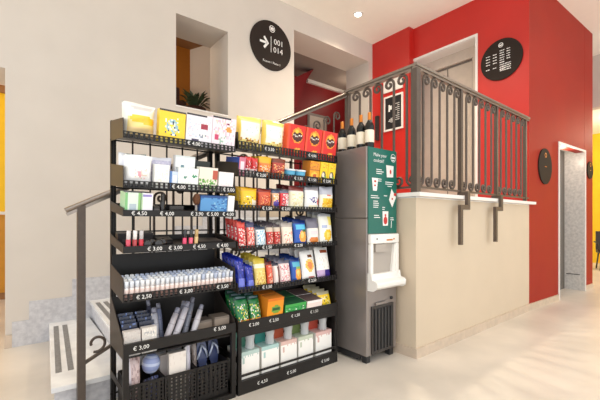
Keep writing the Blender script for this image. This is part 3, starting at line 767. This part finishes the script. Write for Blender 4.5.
for i, x in enumerate((.60, .632, .664, .694)):
    m = MB().lathe([(.0, 0), (.024, 0), (.026, .004), (.026, .012), (.022, .016), (.001, .017)], 18, c=(38, 34, 34), mtx=Matrix.Translation((0, .03, .03)) @ Matrix.Rotation(R(78), 4, 'X'))
    stock('L4', 'make_up_compact', 'compact', m, [FILM], x, .0 + .03 * (i % 2), label='round black make-up compact, %s of the four standing compacts' % ('leftmost', 'second', 'third', 'rightmost')[i], group=G)
a = art((40, 36, 36), ('r', .1, .3, .9, .6, (70, 64, 62)))
stock('L4', 'make_up_tray', 'tray', carton(.16, .12, .03, a, K, (52, 46, 44), 8, 4), [CARD], .928, .04, label='flat black make-up box right of the gold tube', group='flat black boxes on the make-up shelf')
stock('L4', 'make_up_tray', 'tray', carton(.09, .10, .026, a, K, (60, 54, 50), 8, 4), [CARD], .705, .16, label='flat black make-up box behind the gap left of the pink glosses', group='flat black boxes on the make-up shelf')
stock('L4', 'make_up_stand', 'stand', carton(.20, .06, .07, a, K, (46, 42, 42), 8, 4), [CARD], .47, .17, label='black make-up stand behind the three red lip glosses')
# ---- left rack, fifth shelf: small bottles
G = 'small bottles on the left rack fifth shelf'
vb = MB().lathe([(.012, 0), (.0138, .002), (.0138, .034), (.0138, .060), (.010, .07)], 8, cols=[(232, 216, 208), (186, 146, 136), (236, 214, 206), (238, 230, 228), (238, 236, 238)]).mesh('bottle_body', [FILM])
vc = [MB().lathe([(.010, .07), (.0122, .071), (.0122, .104), (.010, .107)], 8, c=cc).mesh('cap', [FILM]) for cc in ((226, 230, 238), (188, 198, 222), (238, 238, 240))]
rv = random.Random(8)
NB = 24
for row in range(4):
    for k in range(NB):
        nth = ('first', 'second', 'third', 'fourth', 'fifth', 'sixth', 'seventh', 'eighth', 'ninth', 'tenth', 'eleventh', 'twelfth')
        side = '%s from left' % nth[k] if k < 12 else '%s from right' % nth[NB - 1 - k]
        e = thing('travel_bottle', 'small pale travel bottle with pinkish label, %s in the %s row' % (side, ('front', 'second', 'third', 'back')[row]), 'bottle', group=G)
        for nm, me in (('bottle_body', vb), ('cap', vc[rv.choice((0, 0, 1, 2)) if row == 0 else rv.choice((0, 1, 1, 2))])):
            o = bpy.data.objects.new(nm, me); C.objects.link(o); o.parent = e
        put('L5', e, .482 + k * .0283 + rv.uniform(-.0004, .0004), .016 + row * .040 + rv.uniform(-.001, .002))
# ---- left rack, deep tray: flat-placed things
def stand(o, x, y, z, rot=(0, 0, 0)):
    o.location = (x, y, z); o.rotation_euler = rot; return o
def single(name, cat, mb, mats, loc, rot, label, group=None):
    return tag(mb.build(name, mats, None, loc, rot), label, cat, group)
ZTY = .4262
G = 'boxes in the left rack deep tray'
a = art((206, 198, 192), ('r', .1, .4, .9, .5, (180, 172, 168)), ('n', .2, 2, 0, 0, 1, 1, [(196, 186, 180), (214, 206, 200)]))
single('phone_accessory_box', 'box', carton(.088, .045, .14, a, (216, 206, 200)), [CARD], (.472, 2.165, ZTY), None, 'cream white upright box at left front of the deep tray', G)
a = art((220, 213, 205), ('r', .15, .75, .85, .85, (180, 178, 178)), ('n', .2, 4, 0, 0, 1, 1, [(232, 222, 212), (246, 240, 232)]))
single('phone_accessory_box', 'box', carton(.082, .045, .145, a, (220, 210, 204)), [CARD], (.568, 2.165, ZTY), None, 'brighter cream upright box, second from left in the deep tray', G)
G = 'dark blister packs in the left rack deep tray'
for j, (x, nm) in enumerate(((.474, 'left'), (.570, 'right'))):
    for i in range(4):
        a = art((40, 44, 64), ('r', .1, .55, .9, .8, (120, 130, 160)), ('r', .2, .2, .8, .4, (22, 24, 34)), ('n', .25, i + j * 5, 0, .3, 1, 1, [(90, 110, 160), (30, 32, 44)]))
        single('cable_packet', 'packet', carton(.084, .022, .165 + .014 * i, a, (40, 44, 60), (70, 84, 120), 10, 14), [FILM], (x, 2.218 + .031 * i, ZTY + .0025), (R(-5), 0, 0),
               'dark blue blister packet, %s from front in the %s dark row' % (ROWN[i] if i else 'first', nm), G)
G = 'slanted silver umbrellas in the deep tray'
def umbrella(x, y, L, tilt, r, label, col=(168, 164, 172)):
    e = thing('folding_umbrella', label, 'umbrella', (x, y, ZTY + .002), (R(-12), tilt, 0), G)
    c2 = tuple(max(0, v - 26) for v in col)
    cols = [col, col, c2, col, c2, col]
    MB().lathe([(r * .8, r * .8), (r, r), (r * 1.04, L * .3), (r * .98, L * .32), (r * 1.05, L * .6), (r, L * .62), (r * .9, L * .9)], 10, cols=cols).build('sleeve', FILM, e)
    MB().lathe([(r * .45, L * .9), (r * .75, L * .92), (r * .75, L * 1.04), (r * .5, L * 1.06)], 10, c=(128, 128, 142)).build('handle', FILM, e)
for (x, y, L, tl, r, lb, cc) in [
    (.668, 2.235, .22, .0, .022, 'upright pale grey umbrella, leftmost in the deep tray', (180, 178, 186)),
    (.715, 2.29, .23, -.02, .018, 'upright blue grey umbrella, behind the pale grey one', (130, 136, 164)),
    (.682, 2.33, .25, -.08, .016, 'dark slate umbrella leaning left at back of tray', (84, 84, 100)),
    (.690, 2.18, .235, .48, .0195, 'silver umbrella slanting right, first of three at front', (176, 170, 176)),
    (.745, 2.185, .265, .48, .021, 'silver umbrella slanting right, middle of three at front', (186, 182, 190)),
    (.862, 2.185, .225, .44, .0195, 'silver umbrella slanting right, last of three at front', (190, 186, 192)),
    (.790, 2.245, .24, .30, .018, 'grey umbrella behind the three slanted silver ones, left', (140, 140, 154)),
    (.845, 2.26, .255, .34, .019, 'grey umbrella behind the three slanted silver ones, right', (150, 152, 166)),
    ]: umbrella(x, y, L, tl, r, lb, cc)
G = 'grey brown boxes in the deep tray'
a0 = art((150, 134, 120), ('r', 0, .0, .02, 1, (90, 80, 72)), ('r', .33, 0, .36, 1, (110, 98, 88)), ('r', .66, 0, .69, 1, (110, 98, 88)), ('r', 0, .9, 1, 1, (120, 108, 98)))
a1 = art((150, 134, 120), ('e', .62, .28, .16, .2, (226, 220, 212)), ('e', .62, .28, .11, .13, (160, 140, 124)), ('r', 0, .9, 1, 1, (120, 108, 98)))
single('sewing_kit_box', 'box', carton(.105, .10, .105, a1, (130, 116, 104), (110, 98, 90)), [CARD], (.928, 2.232, ZTY), None, 'grey brown box with pale round logo, left of the pair in tray', G)
single('sewing_kit_box', 'box', carton(.108, .10, .12, a1, (130, 116, 104), (116, 104, 94)), [CARD], (1.035, 2.20, ZTY), None, 'taller grey brown box with pale round logo at tray right end', G)
# ---- crates under the left rack and what is in them
crate_x = [(.497, .692), (.698, .896), (.902, 1.118)]
for i, (x0, x1) in enumerate(crate_x):
    w_ = x1 - x0; D = .27; h = .225
    e = thing('plastic_crate', 'black perforated plastic crate under the left rack, %s' % ('left one', 'middle one', 'right one')[i], 'crate', (x0, 2.168, .0315), group='perforated crates under the left rack')
    c_ = MB(); c_.box(0, w_, 0, D, 0, .006); c_.box(0, w_, D - .004, D, .006, h); c_.box(0, .004, .004, D - .004, .006, h); c_.box(w_ - .004, w_, .004, D - .004, .006, h)
    n = 7
    zs = [.006, .03] + [.03 + .0215 * q for q in range(1, 9)] + [h]
    c_.box(0, w_, 0, .004, h - .02, h); c_.box(0, w_, 0, .004, .006, .03)
    for q in range(n + 1):
        xm = w_ * q / n; c_.box(max(0, xm - .009), min(w_, xm + .009), 0, .004, .03, h - .02)
    for q in range(8): c_.box(0, w_, .0003, .0037, .03 + q * .0225, .03 + q * .0225 + .009)
    c_.build('crate_body', M['black'], e)
    MB().box(-.002, w_ + .002, -.003, .006, h - .012, h).build('rim', M['black'], e)
G = 'goods in the crates under the left rack'
ZC = .0385
a = art((214, 190, 188), ('n', .3, 3, 0, 0, 1, 1, [(206, 178, 172), (170, 140, 140)]), ('r', 0, 0, .2, 1, (226, 214, 220)))
single('towel_pack', 'packet', pouch(.075, .09, .35, a, seed=11), [FILM], (.503, 2.20, ZC), None, 'tall pinkish soft pack standing in the left crate', G)
m = MB(); prof = [(.002, 0)] + [(.053 * math.sin(math.pi * q / 12), .062 - .062 * math.cos(math.pi * q / 12)) for q in range(1, 12)] + [(.002, .124)]
m.lathe(prof, 18, cols=[(146, 158, 200) if q % 3 else (186, 196, 222) for q in range(12)])
single('travel_pillow', 'pillow', m, [FILM], (.640, 2.262, ZC + .222), (R(4), R(4), 0), 'round pale blue rolled pillow on top of the left crate', G)
a = art((70, 74, 110), ('n', .5, 3, 0, 0, 1, 1, [(40, 40, 56), (120, 130, 180), (60, 56, 60)]))
single('soft_pouch', 'pouch', pouch(.09, .11, .205, a, seed=12), [FILM], (.594, 2.19, ZC), None, 'dark blue patterned pouch below the round blue pillow', G)
a = art((240, 230, 220), ('n', .1, 3, 0, 0, 1, 1, [(230, 218, 208)]))
single('slipper_box', 'box', carton(.105, .035, .335, a, (206, 196, 188)), [CARD], (.735, 2.20, ZC), None, 'white flat box standing in the middle crate', G)
single('slipper_box', 'box', carton(.075, .03, .30, art((224, 214, 210)), (190, 180, 176)), [CARD], (.712, 2.30, ZC), None, 'narrow pale box standing behind the white flat box', G)
a = art((214, 208, 220), ('r', 0, 0, .4, 1, (240, 236, 240)))
single('rolled_pack', 'packet', pouch(.038, .05, .34, a, seed=13), [FILM], (.853, 2.235, ZC), None, 'thin white roll standing at right end of the middle crate', G)
a = art((140, 126, 120), ('n', .4, 5, 0, 0, 1, 1, [(110, 98, 94), (170, 158, 152)]))
single('soft_pouch', 'pouch', pouch(.034, .06, .335, a, seed=14), [FILM], (.907, 2.25, ZC), None, 'grey brown pouch at left end of the right crate', G)
def flipflop(loc, rot, label):
    e = thing('flip_flop', label, 'flip flop', loc, rot, 'flip flops in the right crate')
    P = []
    for q in range(24):
        an = 2 * math.pi * q / 24; yv = math.sin(an)
        P.append((.036 * math.cos(an) * (1 + .18 * yv), .11 + .11 * yv))
    MB().prism(P, 'z', 0, .014, 0, (60, 70, 110)).build('sole', FILM, e)
    for sx in (-1, 1): MB().tube([(0, .175, .014), (sx * .018, .14, .034), (sx * .034, .085, .012)], .007, 6, c=(206, 214, 236)).build('strap', FILM, e)
flipflop((.988, 2.29, .172), (R(80), 0, 0), 'blue flip flop with pale straps, left of two in the right crate')
flipflop((1.072, 2.29, .178), (R(80), 0, 0), 'blue flip flop with pale straps, right of two in the right crate')
a = art((44, 46, 66), ('d', .5, 1.1, .07, (200, 208, 226)), ('d', .45, -1.0, .06, (200, 208, 226)), ('n', .3, 5, 0, 0, 1, 1, [(30, 30, 40), (80, 90, 130)]))
single('soft_pouch', 'pouch', pouch(.12, .07, .345, a, seed=15), [FILM], (.975, 2.352, ZC), None, 'dark navy pouch behind the flip flops in the right crate', G)
single('soft_pouch', 'pouch', pouch(.15, .055, .15, art((50, 46, 48), ('n', .3, 5, 0, 0, 1, 1, [(70, 66, 70), (36, 34, 36)])), seed=16), [FILM], (.945, 2.18, ZC), None, 'low dark pouch at the front of the right crate', G)

# ---- right rack, top shelf
G = 'bags and boxes on the right rack top shelf'
cook = lambda s: art((250, 230, 140), ('r', .12, .3, .88, .85, (250, 244, 222)), ('e', .45, .62, .38, .16, (252, 248, 236)), ('n', .5, s, .1, .05, .95, .36, [(196, 140, 70), (226, 180, 96), (250, 226, 150), (120, 80, 50)]), ('n', .25, s + 2, .25, .5, .8, .75, [(190, 206, 206), (250, 246, 236)]), ('r', 0, .92, 1, 1, (246, 220, 110)), ('r', 0, 0, .1, 1, (236, 200, 90)))
stock('R1', 'biscuit_bag', 'biscuit bag', pouch(.20, .10, .225, cook(3), seed=21), [FILM], 1.182, 0, label='yellow and white biscuit bag at left end of right rack top shelf', group=G)
stock('R1', 'biscuit_bag', 'biscuit bag', pouch(.195, .10, .23, cook(9), seed=23), [FILM], 1.388, 0, label='yellow and white biscuit bag next to the first red box', group=G)
rb = art((220, 40, 30), ('e', .55, .66, .31, .25, (246, 150, 40)), ('e', .55, .63, .29, .16, (74, 26, 20)), ('n', .6, 3, .30, .57, .80, .69, [(244, 236, 222), (244, 236, 222), (110, 50, 40)]), ('e', .5, .78, .1, .06, (250, 200, 70)), ('n', .6, 5, .42, .10, .75, .28, [(250, 190, 60), (246, 160, 50)]), ('r', 0, 0, .1, 1, (236, 80, 50)))
for i, (x, w_) in enumerate(((1.592, .168), (1.769, .165), (1.943, .162))):
    stock('R1', 'biscuit_box', 'biscuit box', carton(w_, .06, .235, rb, (236, 96, 60), (200, 40, 34), 26, 26), [CARD], x, 0, label='red biscuit box with orange round emblem, %s of three on top shelf' % ('left', 'middle', 'right')[i], group=G)
# ---- right rack, second shelf
G = 'packets on the right rack second shelf'
a = art((40, 84, 170), ('n', .2, 3, 0, 0, 1, 1, [(60, 110, 196), (30, 66, 150)]), ('r', .9, 0, 1, 1, (226, 190, 200)))
stock('R2', 'sweets_box', 'box', carton(.05, .20, .125, art((206, 120, 140), ('r', .2, .2, .8, .8, (236, 220, 226))), (36, 82, 176), (60, 100, 180)), [CARD], 1.186, 0, label='long blue box at left end of right rack second shelf', group=G)
a = art((214, 60, 60), ('r', 0, 0, 1, .42, (244, 232, 228)), ('n', .45, 3, .05, .3, .95, .8, [(240, 210, 206), (190, 40, 50), (120, 40, 60)]), ('n', .4, 7, .1, .05, .9, .35, [(90, 40, 50), W]))
stock('R2', 'sweets_pouch', 'packet', pouch(.052, .05, .135, a, seed=31, nu=12), [FILM], 1.240, 0, 3, .055, 'red and white sweets pouch, left of its pair', G)
stock('R2', 'sweets_pouch', 'packet', pouch(.052, .05, .132, a, seed=32, nu=12), [FILM], 1.294, 0, 3, .055, 'red and white sweets pouch, right of its pair', G)
a = art((236, 130, 50), ('n', .5, 3, .05, .1, .95, .6, [(214, 60, 40), (246, 190, 120), (240, 220, 190)]), ('r', 0, .72, 1, 1, (226, 176, 40)))
stock('R2', 'sweets_pouch', 'packet', pouch(.112, .05, .15, a, seed=33), [FILM], 1.352, 0, 3, .055, 'orange sweets pouch with yellow top on second shelf', G)
a = art((176, 60, 40), ('n', .5, 5, .05, .1, .95, .7, [(226, 110, 60), (140, 30, 30), (240, 190, 120)]), ('r', 0, .8, 1, 1, (120, 56, 40)), ('e', .8, .2, .14, .14, (246, 200, 130)))
stock('R2', 'sweets_pouch', 'packet', pouch(.12, .05, .148, a, seed=34), [FILM], 1.470, 0, 3, .055, 'brick red sweets pouch beside the white lidded tubs', G)
def tub(x, d_, label):
    e = thing('yogurt_tub', label, 'tub', group='lidded tubs on the right rack second shelf')
    MB().lathe([(.036, 0), (.04, .004), (.044, .03), (.046, .072)], 18, cols=[(70, 150, 190), (206, 90, 120), (90, 170, 206)]).build('tub_body', CARD, e)
    MB().lathe([(.047, .072), (.049, .074), (.049, .082), (.046, .085)], 18, c=(236, 240, 244)).build('lid', CARD, e)
    put('R2', e, x, d_ + .05)
tub(1.652, 0, 'white lidded blue and pink tub, front left of four')
tub(1.755, 0, 'white lidded blue and pink tub, front right of four')
tub(1.652, .115, 'white lidded blue and pink tub, behind on the left'); tub(1.755, .115, 'white lidded blue and pink tub, behind on the right')
a = art((240, 160, 30), ('e', .5, .3, .35, .18, (250, 200, 70)), ('e', .55, .3, .2, .1, (206, 90, 30)), ('r', 0, .55, 1, .62, (190, 110, 40)), ('n', .3, 4, 0, .62, 1, 1, [(196, 110, 50), (230, 140, 40)]))
stock('R2', 'snack_box', 'box', carton(.10, .10, .165, a, (214, 130, 40), (196, 110, 40)), [CARD], 1.818, 0, label='orange snack box between the tubs and the yellow boxes', group=G)
a = art((246, 206, 30), ('e', .5, .36, .3, .2, (60, 60, 60)), ('e', .45, .38, .17, .13, (236, 226, 200)), ('e', .75, .25, .14, .1, (120, 160, 60)), ('n', .3, 4, .1, .7, .9, .95, [(240, 140, 30), (250, 226, 90)]))
for i, x in enumerate((1.926, 2.014)):
    stock('R2', 'snack_box', 'box', carton(.084, .10, .168, a, (236, 190, 40), (240, 200, 60)), [CARD], x, 0, label='bright yellow snack box with dark mascot blot, %s of a pair' % ('left', 'right')[i] if False else 'bright yellow snack box with dark round print, %s of a pair' % ('left', 'right')[i], group=G)
# ---- right rack, third shelf
G = 'packets on the right rack third shelf'
grey = (120, 116, 124)
def pk(key, x, w_, h, a, label, rows=4, pitch=.062, t_=.055, seed=1, top=None, name='snack_pouch', cat='packet', nu=16):
    ln = dict(R3=8, R4=16, R5=20, R6=26)[key]; c_ = math.cos(R(ln)); t_ = min(t_, pitch * c_ - .004)
    while rows > 1 and .012 + pitch * (rows - 1) + t_ + h * 1.1 * max(0, math.sin(R(ln) - TH)) > .30: rows -= 1
    stock(key, name, cat, pouch(w_, t_, h * (1.02 if ln < 10 else 1.1), a, nu=nu, seed=seed, top=top), [FILM], x, 0, rows, pitch, label, G, lean=R(ln), lift=t_ * math.sin(R(ln)) * .8 + .001)
dk = art((70, 66, 76), ('n', .4, 3, 0, 0, 1, 1, [(100, 96, 106), (50, 46, 56)]))
a = art((246, 196, 30), ('n', .35, 3, .1, .15, .9, .6, [(90, 60, 30), (250, 220, 90), W]), ('r', .6, .1, .95, .4, (236, 226, 206)), ('r', 0, .85, 1, 1, (226, 170, 40)))
pk('R3', 1.215, .132, .142, a, 'yellow snack pouch at left of third shelf', seed=41)
a = art((206, 84, 50), ('n', .5, 5, .1, .1, .9, .7, [(176, 50, 40), (236, 150, 90), (226, 110, 60)]), ('r', 0, .85, 1, 1, (140, 50, 40)))
pk('R3', 1.358, .11, .140, a, 'orange red snack pouch on third shelf', seed=42)
a = art((240, 190, 150), ('e', .5, .3, .4, .2, (90, 70, 160)), ('n', .5, 3, .1, .4, .9, .8, [(236, 120, 50), (250, 210, 120), W]), ('r', 0, .85, 1, 1, (90, 96, 120)))
pk('R3', 1.478, .064, .136, a, 'narrow purple and orange pouch on third shelf', seed=43, top=dk, nu=10)
a = art((226, 60, 70), ('r', .5, 0, 1, .8, (240, 220, 220)), ('n', .4, 5, .1, .1, .9, .8, [(236, 90, 90), W, (120, 50, 70)]), ('r', 0, .85, 1, 1, (110, 110, 130)))
pk('R3', 1.550, .082, .140, a, 'red and white pouch on third shelf', seed=44, top=dk)
a = art((244, 236, 204), ('n', .3, 5, .1, .1, .9, .7, [(236, 220, 150), (250, 246, 230), (226, 206, 160)]), ('r', 0, .8, 1, 1, (130, 60, 56)), ('r', 0, .74, 1, .8, (226, 214, 206)))
pk('R3', 1.640, .15, .176, a, 'cream snack pouch with brown top on third shelf', seed=45, top=dk, rows=3, pitch=.085, t_=.075)
a = art((246, 244, 244), ('n', .55, 3, .2, .32, .75, .55, [(70, 60, 140), (70, 60, 140), W]), ('e', .85, .36, .1, .14, (226, 90, 90)), ('r', 0, .84, 1, 1, (170, 164, 168)), ('r', .2, .05, .8, .2, (246, 236, 200)))
pk('R3', 1.800, .152, .180, a, 'white snack pouch with purple lettering on third shelf', seed=46, top=dk, rows=3, pitch=.085, t_=.075)
a = art((246, 238, 220), ('r', .1, .12, .95, .5, (246, 196, 40)), ('n', .4, 3, .1, .1, .95, .5, [(236, 160, 30), (250, 220, 110)]), ('r', 0, .66, 1, 1, (190, 190, 200)), ('r', .4, .58, .7, .66, (226, 110, 80)))
pk('R3', 1.958, .152, .192, a, 'white and yellow crisps bag at right end of third shelf', seed=47, rows=3, pitch=.085, t_=.075)
# ---- right rack, fourth shelf
G = 'packets on the right rack fourth shelf'
a = art((206, 40, 44), ('n', .5, 3, .1, .05, .95, .75, [(240, 220, 214), (226, 90, 80), (246, 236, 226)]), ('r', 0, .82, 1, 1, (226, 90, 80)))
dkr = art((110, 30, 40), ('n', .4, 3, 0, 0, 1, 1, [(150, 50, 60), (60, 50, 70)]))
pk('R4', 1.196, .066, .165, a, 'red and white sweets bag in leftmost row of fourth shelf', 5, .055, .05, 51, nu=10)
a = art((226, 110, 100), ('n', .5, 5, .1, .05, .95, .8, [(246, 232, 226), (206, 50, 56), (240, 200, 170)]), ('r', 0, .82, 1, 1, (80, 80, 110)))
pk('R4', 1.268, .066, .162, a, 'pinkish red sweets bag in second row of fourth shelf', 5, .055, .05, 52, dk, nu=10)
a = art((226, 236, 240), ('n', .5, 5, .1, .05, .95, .8, [(90, 170, 206), (246, 246, 246), (150, 200, 220)]), ('r', 0, .85, 1, 1, (70, 80, 100)))
pk('R4', 1.344, .084, .134, a, 'white and light blue sweets bag on fourth shelf', 5, .055, .05, 53, dk, nu=12)
for i, x in enumerate((1.436, 1.502)):
    a = art((206, 60, 50), ('r', 0, .0, 1, .12, (236, 220, 206)), ('n', .5, 5 + i, .1, .1, .95, .6, [(236, 210, 190), (170, 36, 36), (90, 30, 30)]), ('r', 0, .66, 1, 1, (214, 196, 176)), ('r', 0, .85, 1, 1, (90, 80, 84)))
    pk('R4', x, .062, .150, a, 'red and cream sweets bag, %s of its pair on fourth shelf' % ('left', 'right')[i], 5, .055, .05, 54 + i, dk, nu=10)
a = art((244, 226, 206), ('n', .35, 5, .1, .05, .95, .6, [(236, 150, 110), (250, 240, 226), (226, 120, 130)]), ('r', 0, .82, 1, 1, (190, 180, 170)))
pk('R4', 1.572, .108, .160, a, 'cream snack bag with orange flecks on fourth shelf', 5, .055, .05, 56, dk)
a = art((30, 86, 180), ('e', .62, .32, .3, .24, (246, 170, 60)), ('e', .55, .36, .14, .12, (250, 210, 120)), ('r', .1, .6, .9, .78, (90, 190, 226)), ('r', .55, .5, .95, .58, (60, 110, 60)), ('r', 0, .84, 1, 1, (30, 50, 110)))
pk('R4', 1.690, .128, .178, a, 'blue snack bag with orange fruit print on fourth shelf', 4, .07, .06, 57, art((30, 60, 140)))
a = art((244, 236, 226), ('e', .5, .14, .4, .12, (226, 130, 50)), ('r', 0, .62, 1, 1, (120, 116, 130)), ('r', .2, .35, .8, .5, (236, 220, 220)))
pk('R4', 1.826, .128, .190, a, 'white and orange snack bag with grey top on fourth shelf', 4, .07, .06, 58, dk)
a = art((248, 244, 232), ('e', .55, .27, .3, .2, (246, 196, 30)), ('e', .55, .27, .14, .1, (250, 226, 110)), ('r', .65, .6, .95, .9, (246, 226, 120)), ('r', 0, .9, 1, 1, (206, 206, 210)), ('r', .1, .5, .5, .6, (180, 190, 220)))
pk('R4', 1.960, .148, .226, a, 'white crisps bag with yellow sun on fourth shelf', 4, .07, .06, 59)
# ---- right rack, fifth shelf
G = 'packets on the right rack fifth shelf'
bl = art((26, 40, 150), ('n', .35, 3, 0, 0, 1, 1, [(40, 60, 180), (20, 30, 120)]), ('r', .2, .0, .9, .35, (110, 120, 214)), ('n', .5, 5, .1, .6, .9, .9, [(120, 110, 206), (40, 50, 160)]))
bt = art((24, 36, 140), ('n', .3, 3, 0, 0, 1, 1, [(40, 60, 180), (16, 26, 100)]))
pk('R5', 1.186, .070, .195, bl, 'dark blue sweets bag in leftmost row of fifth shelf', 6, .05, .046, 61, bt, nu=10)
pk('R5', 1.262, .064, .145, bl, 'dark blue shorter sweets bag in second row of fifth shelf', 5, .05, .046, 62, bt, nu=10)
a = art((236, 206, 110), ('r', 0, .66, 1, .78, (250, 244, 206)), ('n', .4, 3, .1, .05, .9, .55, [(206, 150, 70), (240, 220, 150), (190, 130, 50)]), ('r', 0, .8, 1, 1, (226, 196, 70)))
pk('R5', 1.335, .098, .186, a, 'gold and cream snack bag on fifth shelf', 5, .06, .05, 63, art((170, 146, 70)))
a = art((226, 90, 60), ('n', .4, 3, .1, .05, .9, .8, [(240, 150, 120), (206, 60, 50), (244, 200, 170)]), ('r', 0, .85, 1, 1, (120, 60, 60)))
pk('R5', 1.440, .052, .160, a, 'narrow coral red sweets bag on fifth shelf', 5, .06, .05, 64, dk, nu=8)
a = art((240, 226, 220), ('r', .6, 0, 1, .8, (110, 26, 34)), ('r', 0, .85, 1, 1, (70, 70, 84)))
pk('R5', 1.498, .052, .148, a, 'narrow white and maroon sweets bag on fifth shelf', 5, .06, .05, 65, dk, nu=8)
a = art((244, 214, 210), ('n', .4, 3, .05, .05, .95, .8, [(226, 120, 130), (250, 240, 236), (190, 110, 130)]), ('r', 0, .85, 1, 1, (120, 116, 130)))
pk('R5', 1.556, .104, .160, a, 'pale pink sweets bag on fifth shelf', 5, .06, .05, 66, dk)
a = art((24, 80, 170), ('e', .62, .3, .34, .26, (246, 160, 50)), ('e', .55, .34, .16, .12, (250, 206, 110)), ('r', .1, .62, .9, .78, (90, 180, 206)), ('r', .4, .5, .9, .6, (130, 170, 90)), ('r', 0, .84, 1, 1, (26, 50, 110)))
pk('R5', 1.668, .102, .170, a, 'blue snack bag with orange fruit print on fifth shelf', 4, .07, .06, 67, art((24, 50, 120)))
a = art((246, 242, 236), ('e', .5, .48, .3, .22, (246, 190, 80)), ('e', .52, .48, .18, .13, (226, 130, 50)), ('r', .45, .76, .75, .86, (110, 60, 30)), ('r', .35, .05, .8, .12, (206, 120, 110)))
pk('R5', 1.776, .150, .212, a, 'white crisps bag with orange round print on fifth shelf', 4, .07, .06, 68, art((150, 60, 80), ('n', .3, 3, 0, 0, 1, 1, [(80, 60, 90)])))
a = art((246, 242, 236), ('r', .3, .8, .9, .92, (150, 70, 40)), ('r', 0, 0, .5, .24, (200, 170, 206)), ('r', .5, 0, 1, .24, (60, 40, 130)), ('n', .15, 3, .1, .3, .9, .75, [(230, 220, 206)]))
pk('R5', 1.935, .150, .232, a, 'white crisps bag with purple foot on fifth shelf', 4, .07, .06, 69, art((130, 50, 70), ('n', .3, 3, 0, 0, 1, 1, [(60, 50, 90)])))
# ---- right rack, sixth shelf
G = 'packets on the right rack sixth shelf'
for i, (x, w_, h) in enumerate(((1.190, .105, .195), (1.302, .096, .185))):
    a = art((30, 120, 60), ('r', 0, 0, 1, .22, (240, 140, 50)), ('n', .5, 3 + i, .05, .15, .95, .7, [(90, 170, 60), (226, 214, 70), (20, 90, 60), (240, 240, 226)]), ('r', 0, .84, 1, 1, (30, 70, 56)), ('r', .15, .88, .85, .94, (120, 140, 146)))
    pk('R6', x, w_, h, a, 'green and orange sweets bag, %s of two rows on sixth shelf' % ('left', 'right')[i], 4, .065, .055, 71 + i, art((22, 50, 40), ('n', .3, 3, 0, 0, 1, 1, [(30, 90, 60)])))
a = art((240, 150, 30), ('e', .55, .55, .3, .16, (120, 160, 60)), ('r', .35, .5, .75, .6, (40, 90, 50)), ('e', .55, .25, .2, .1, (246, 190, 60)), ('e', .6, .2, .06, .06, (140, 60, 30)), ('r', 0, .9, 1, 1, (226, 120, 30)))
stock('R6', 'snack_box', 'box', carton(.142, .10, .188, a, (226, 130, 30), (206, 120, 40)), [CARD], 1.412, 0, 2, .108, 'orange snack box with green oval on sixth shelf', G)
a = art((40, 150, 70), ('n', .5, 3, .05, .15, .95, .75, [(226, 236, 220), (30, 120, 60), (110, 190, 110)]), ('r', 0, .82, 1, 1, (70, 170, 80)))
stock('R6', 'chewing_gum_box', 'box', carton(.205, .14, .118, a, (30, 110, 56), (40, 90, 60)), [CARD], 1.574, 0, 2, .148, 'green and white low box on sixth shelf', G)
a = art((244, 224, 216), ('r', 0, 0, 1, .25, (236, 200, 190)), ('n', .4, 3, .2, .2, .8, .5, [(226, 110, 70), (240, 160, 110), W]), ('r', 0, .85, 1, 1, (250, 240, 236)))
stock('R6', 'chewing_gum_box', 'box', carton(.158, .14, .116, a, (226, 206, 200), (110, 90, 88)), [CARD], 1.790, 0, 2, .148, 'pale pink low box on sixth shelf', G)
a = art((246, 206, 30), ('n', .35, 3, .1, .1, .9, .7, [(60, 50, 30), (250, 226, 90), (240, 240, 220)]), ('r', 0, .8, 1, 1, (190, 180, 150)))
pk('R6', 1.956, .142, .135, a, 'yellow and black sweets bag at right end of sixth shelf', 5, .06, .052, 75, art((206, 170, 40), ('n', .3, 3, 0, 0, 1, 1, [(120, 110, 60)])))
# ---- right rack, lowest bay: white cartons with clear domes
G = 'white cartons in the right rack lowest bay'
cells = [(1.210, .155, (70, 130, 110), 'sage green'), (1.385, .152, (40, 130, 120), 'teal'), (1.556, .152, (176, 76, 44), 'rust orange'), (1.726, .150, (106, 124, 66), 'olive green'), (1.905, .176, (180, 66, 46), 'brick red')]
for i, (x, w_, cc, nm) in enumerate(cells):
    e = thing('gift_carton', 'white carton with %s backing card and clear plastic dome on top' % nm, 'carton', (x, 2.166, .0315), group=G)
    tint = tuple(int(v * .35 + 244 * .65) for v in cc)
    a = art((246, 242, 236), ('n', .35, i, 0, .82, 1, 1, [tint, (244, 240, 234)]), ('r', 0, .9, 1, 1, tint), ('r', .12, .66, .2, .84, tint), ('r', .45, .42, .62, .46, (90, 84, 80)), ('r', .4, .12, .48, .2, cc), ('r', .53, .12, .6, .2, (150, 140, 130)))
    carton(w_, .19, .245, a, (226, 222, 214), tint).build('box_body', CARD, e)
    MB().box(.005, w_ * .62, .10, .125, .2455, .355, 0, cc).build('backing_card', CARD, e)
    MB().lathe([(.034, .2455), (.034, .25), (.031, .30), (.037, .335), (.030, .36), (.006, .365)], 16, w_ * .68, .05).build('plastic_dome', M['clearfilm'], e)
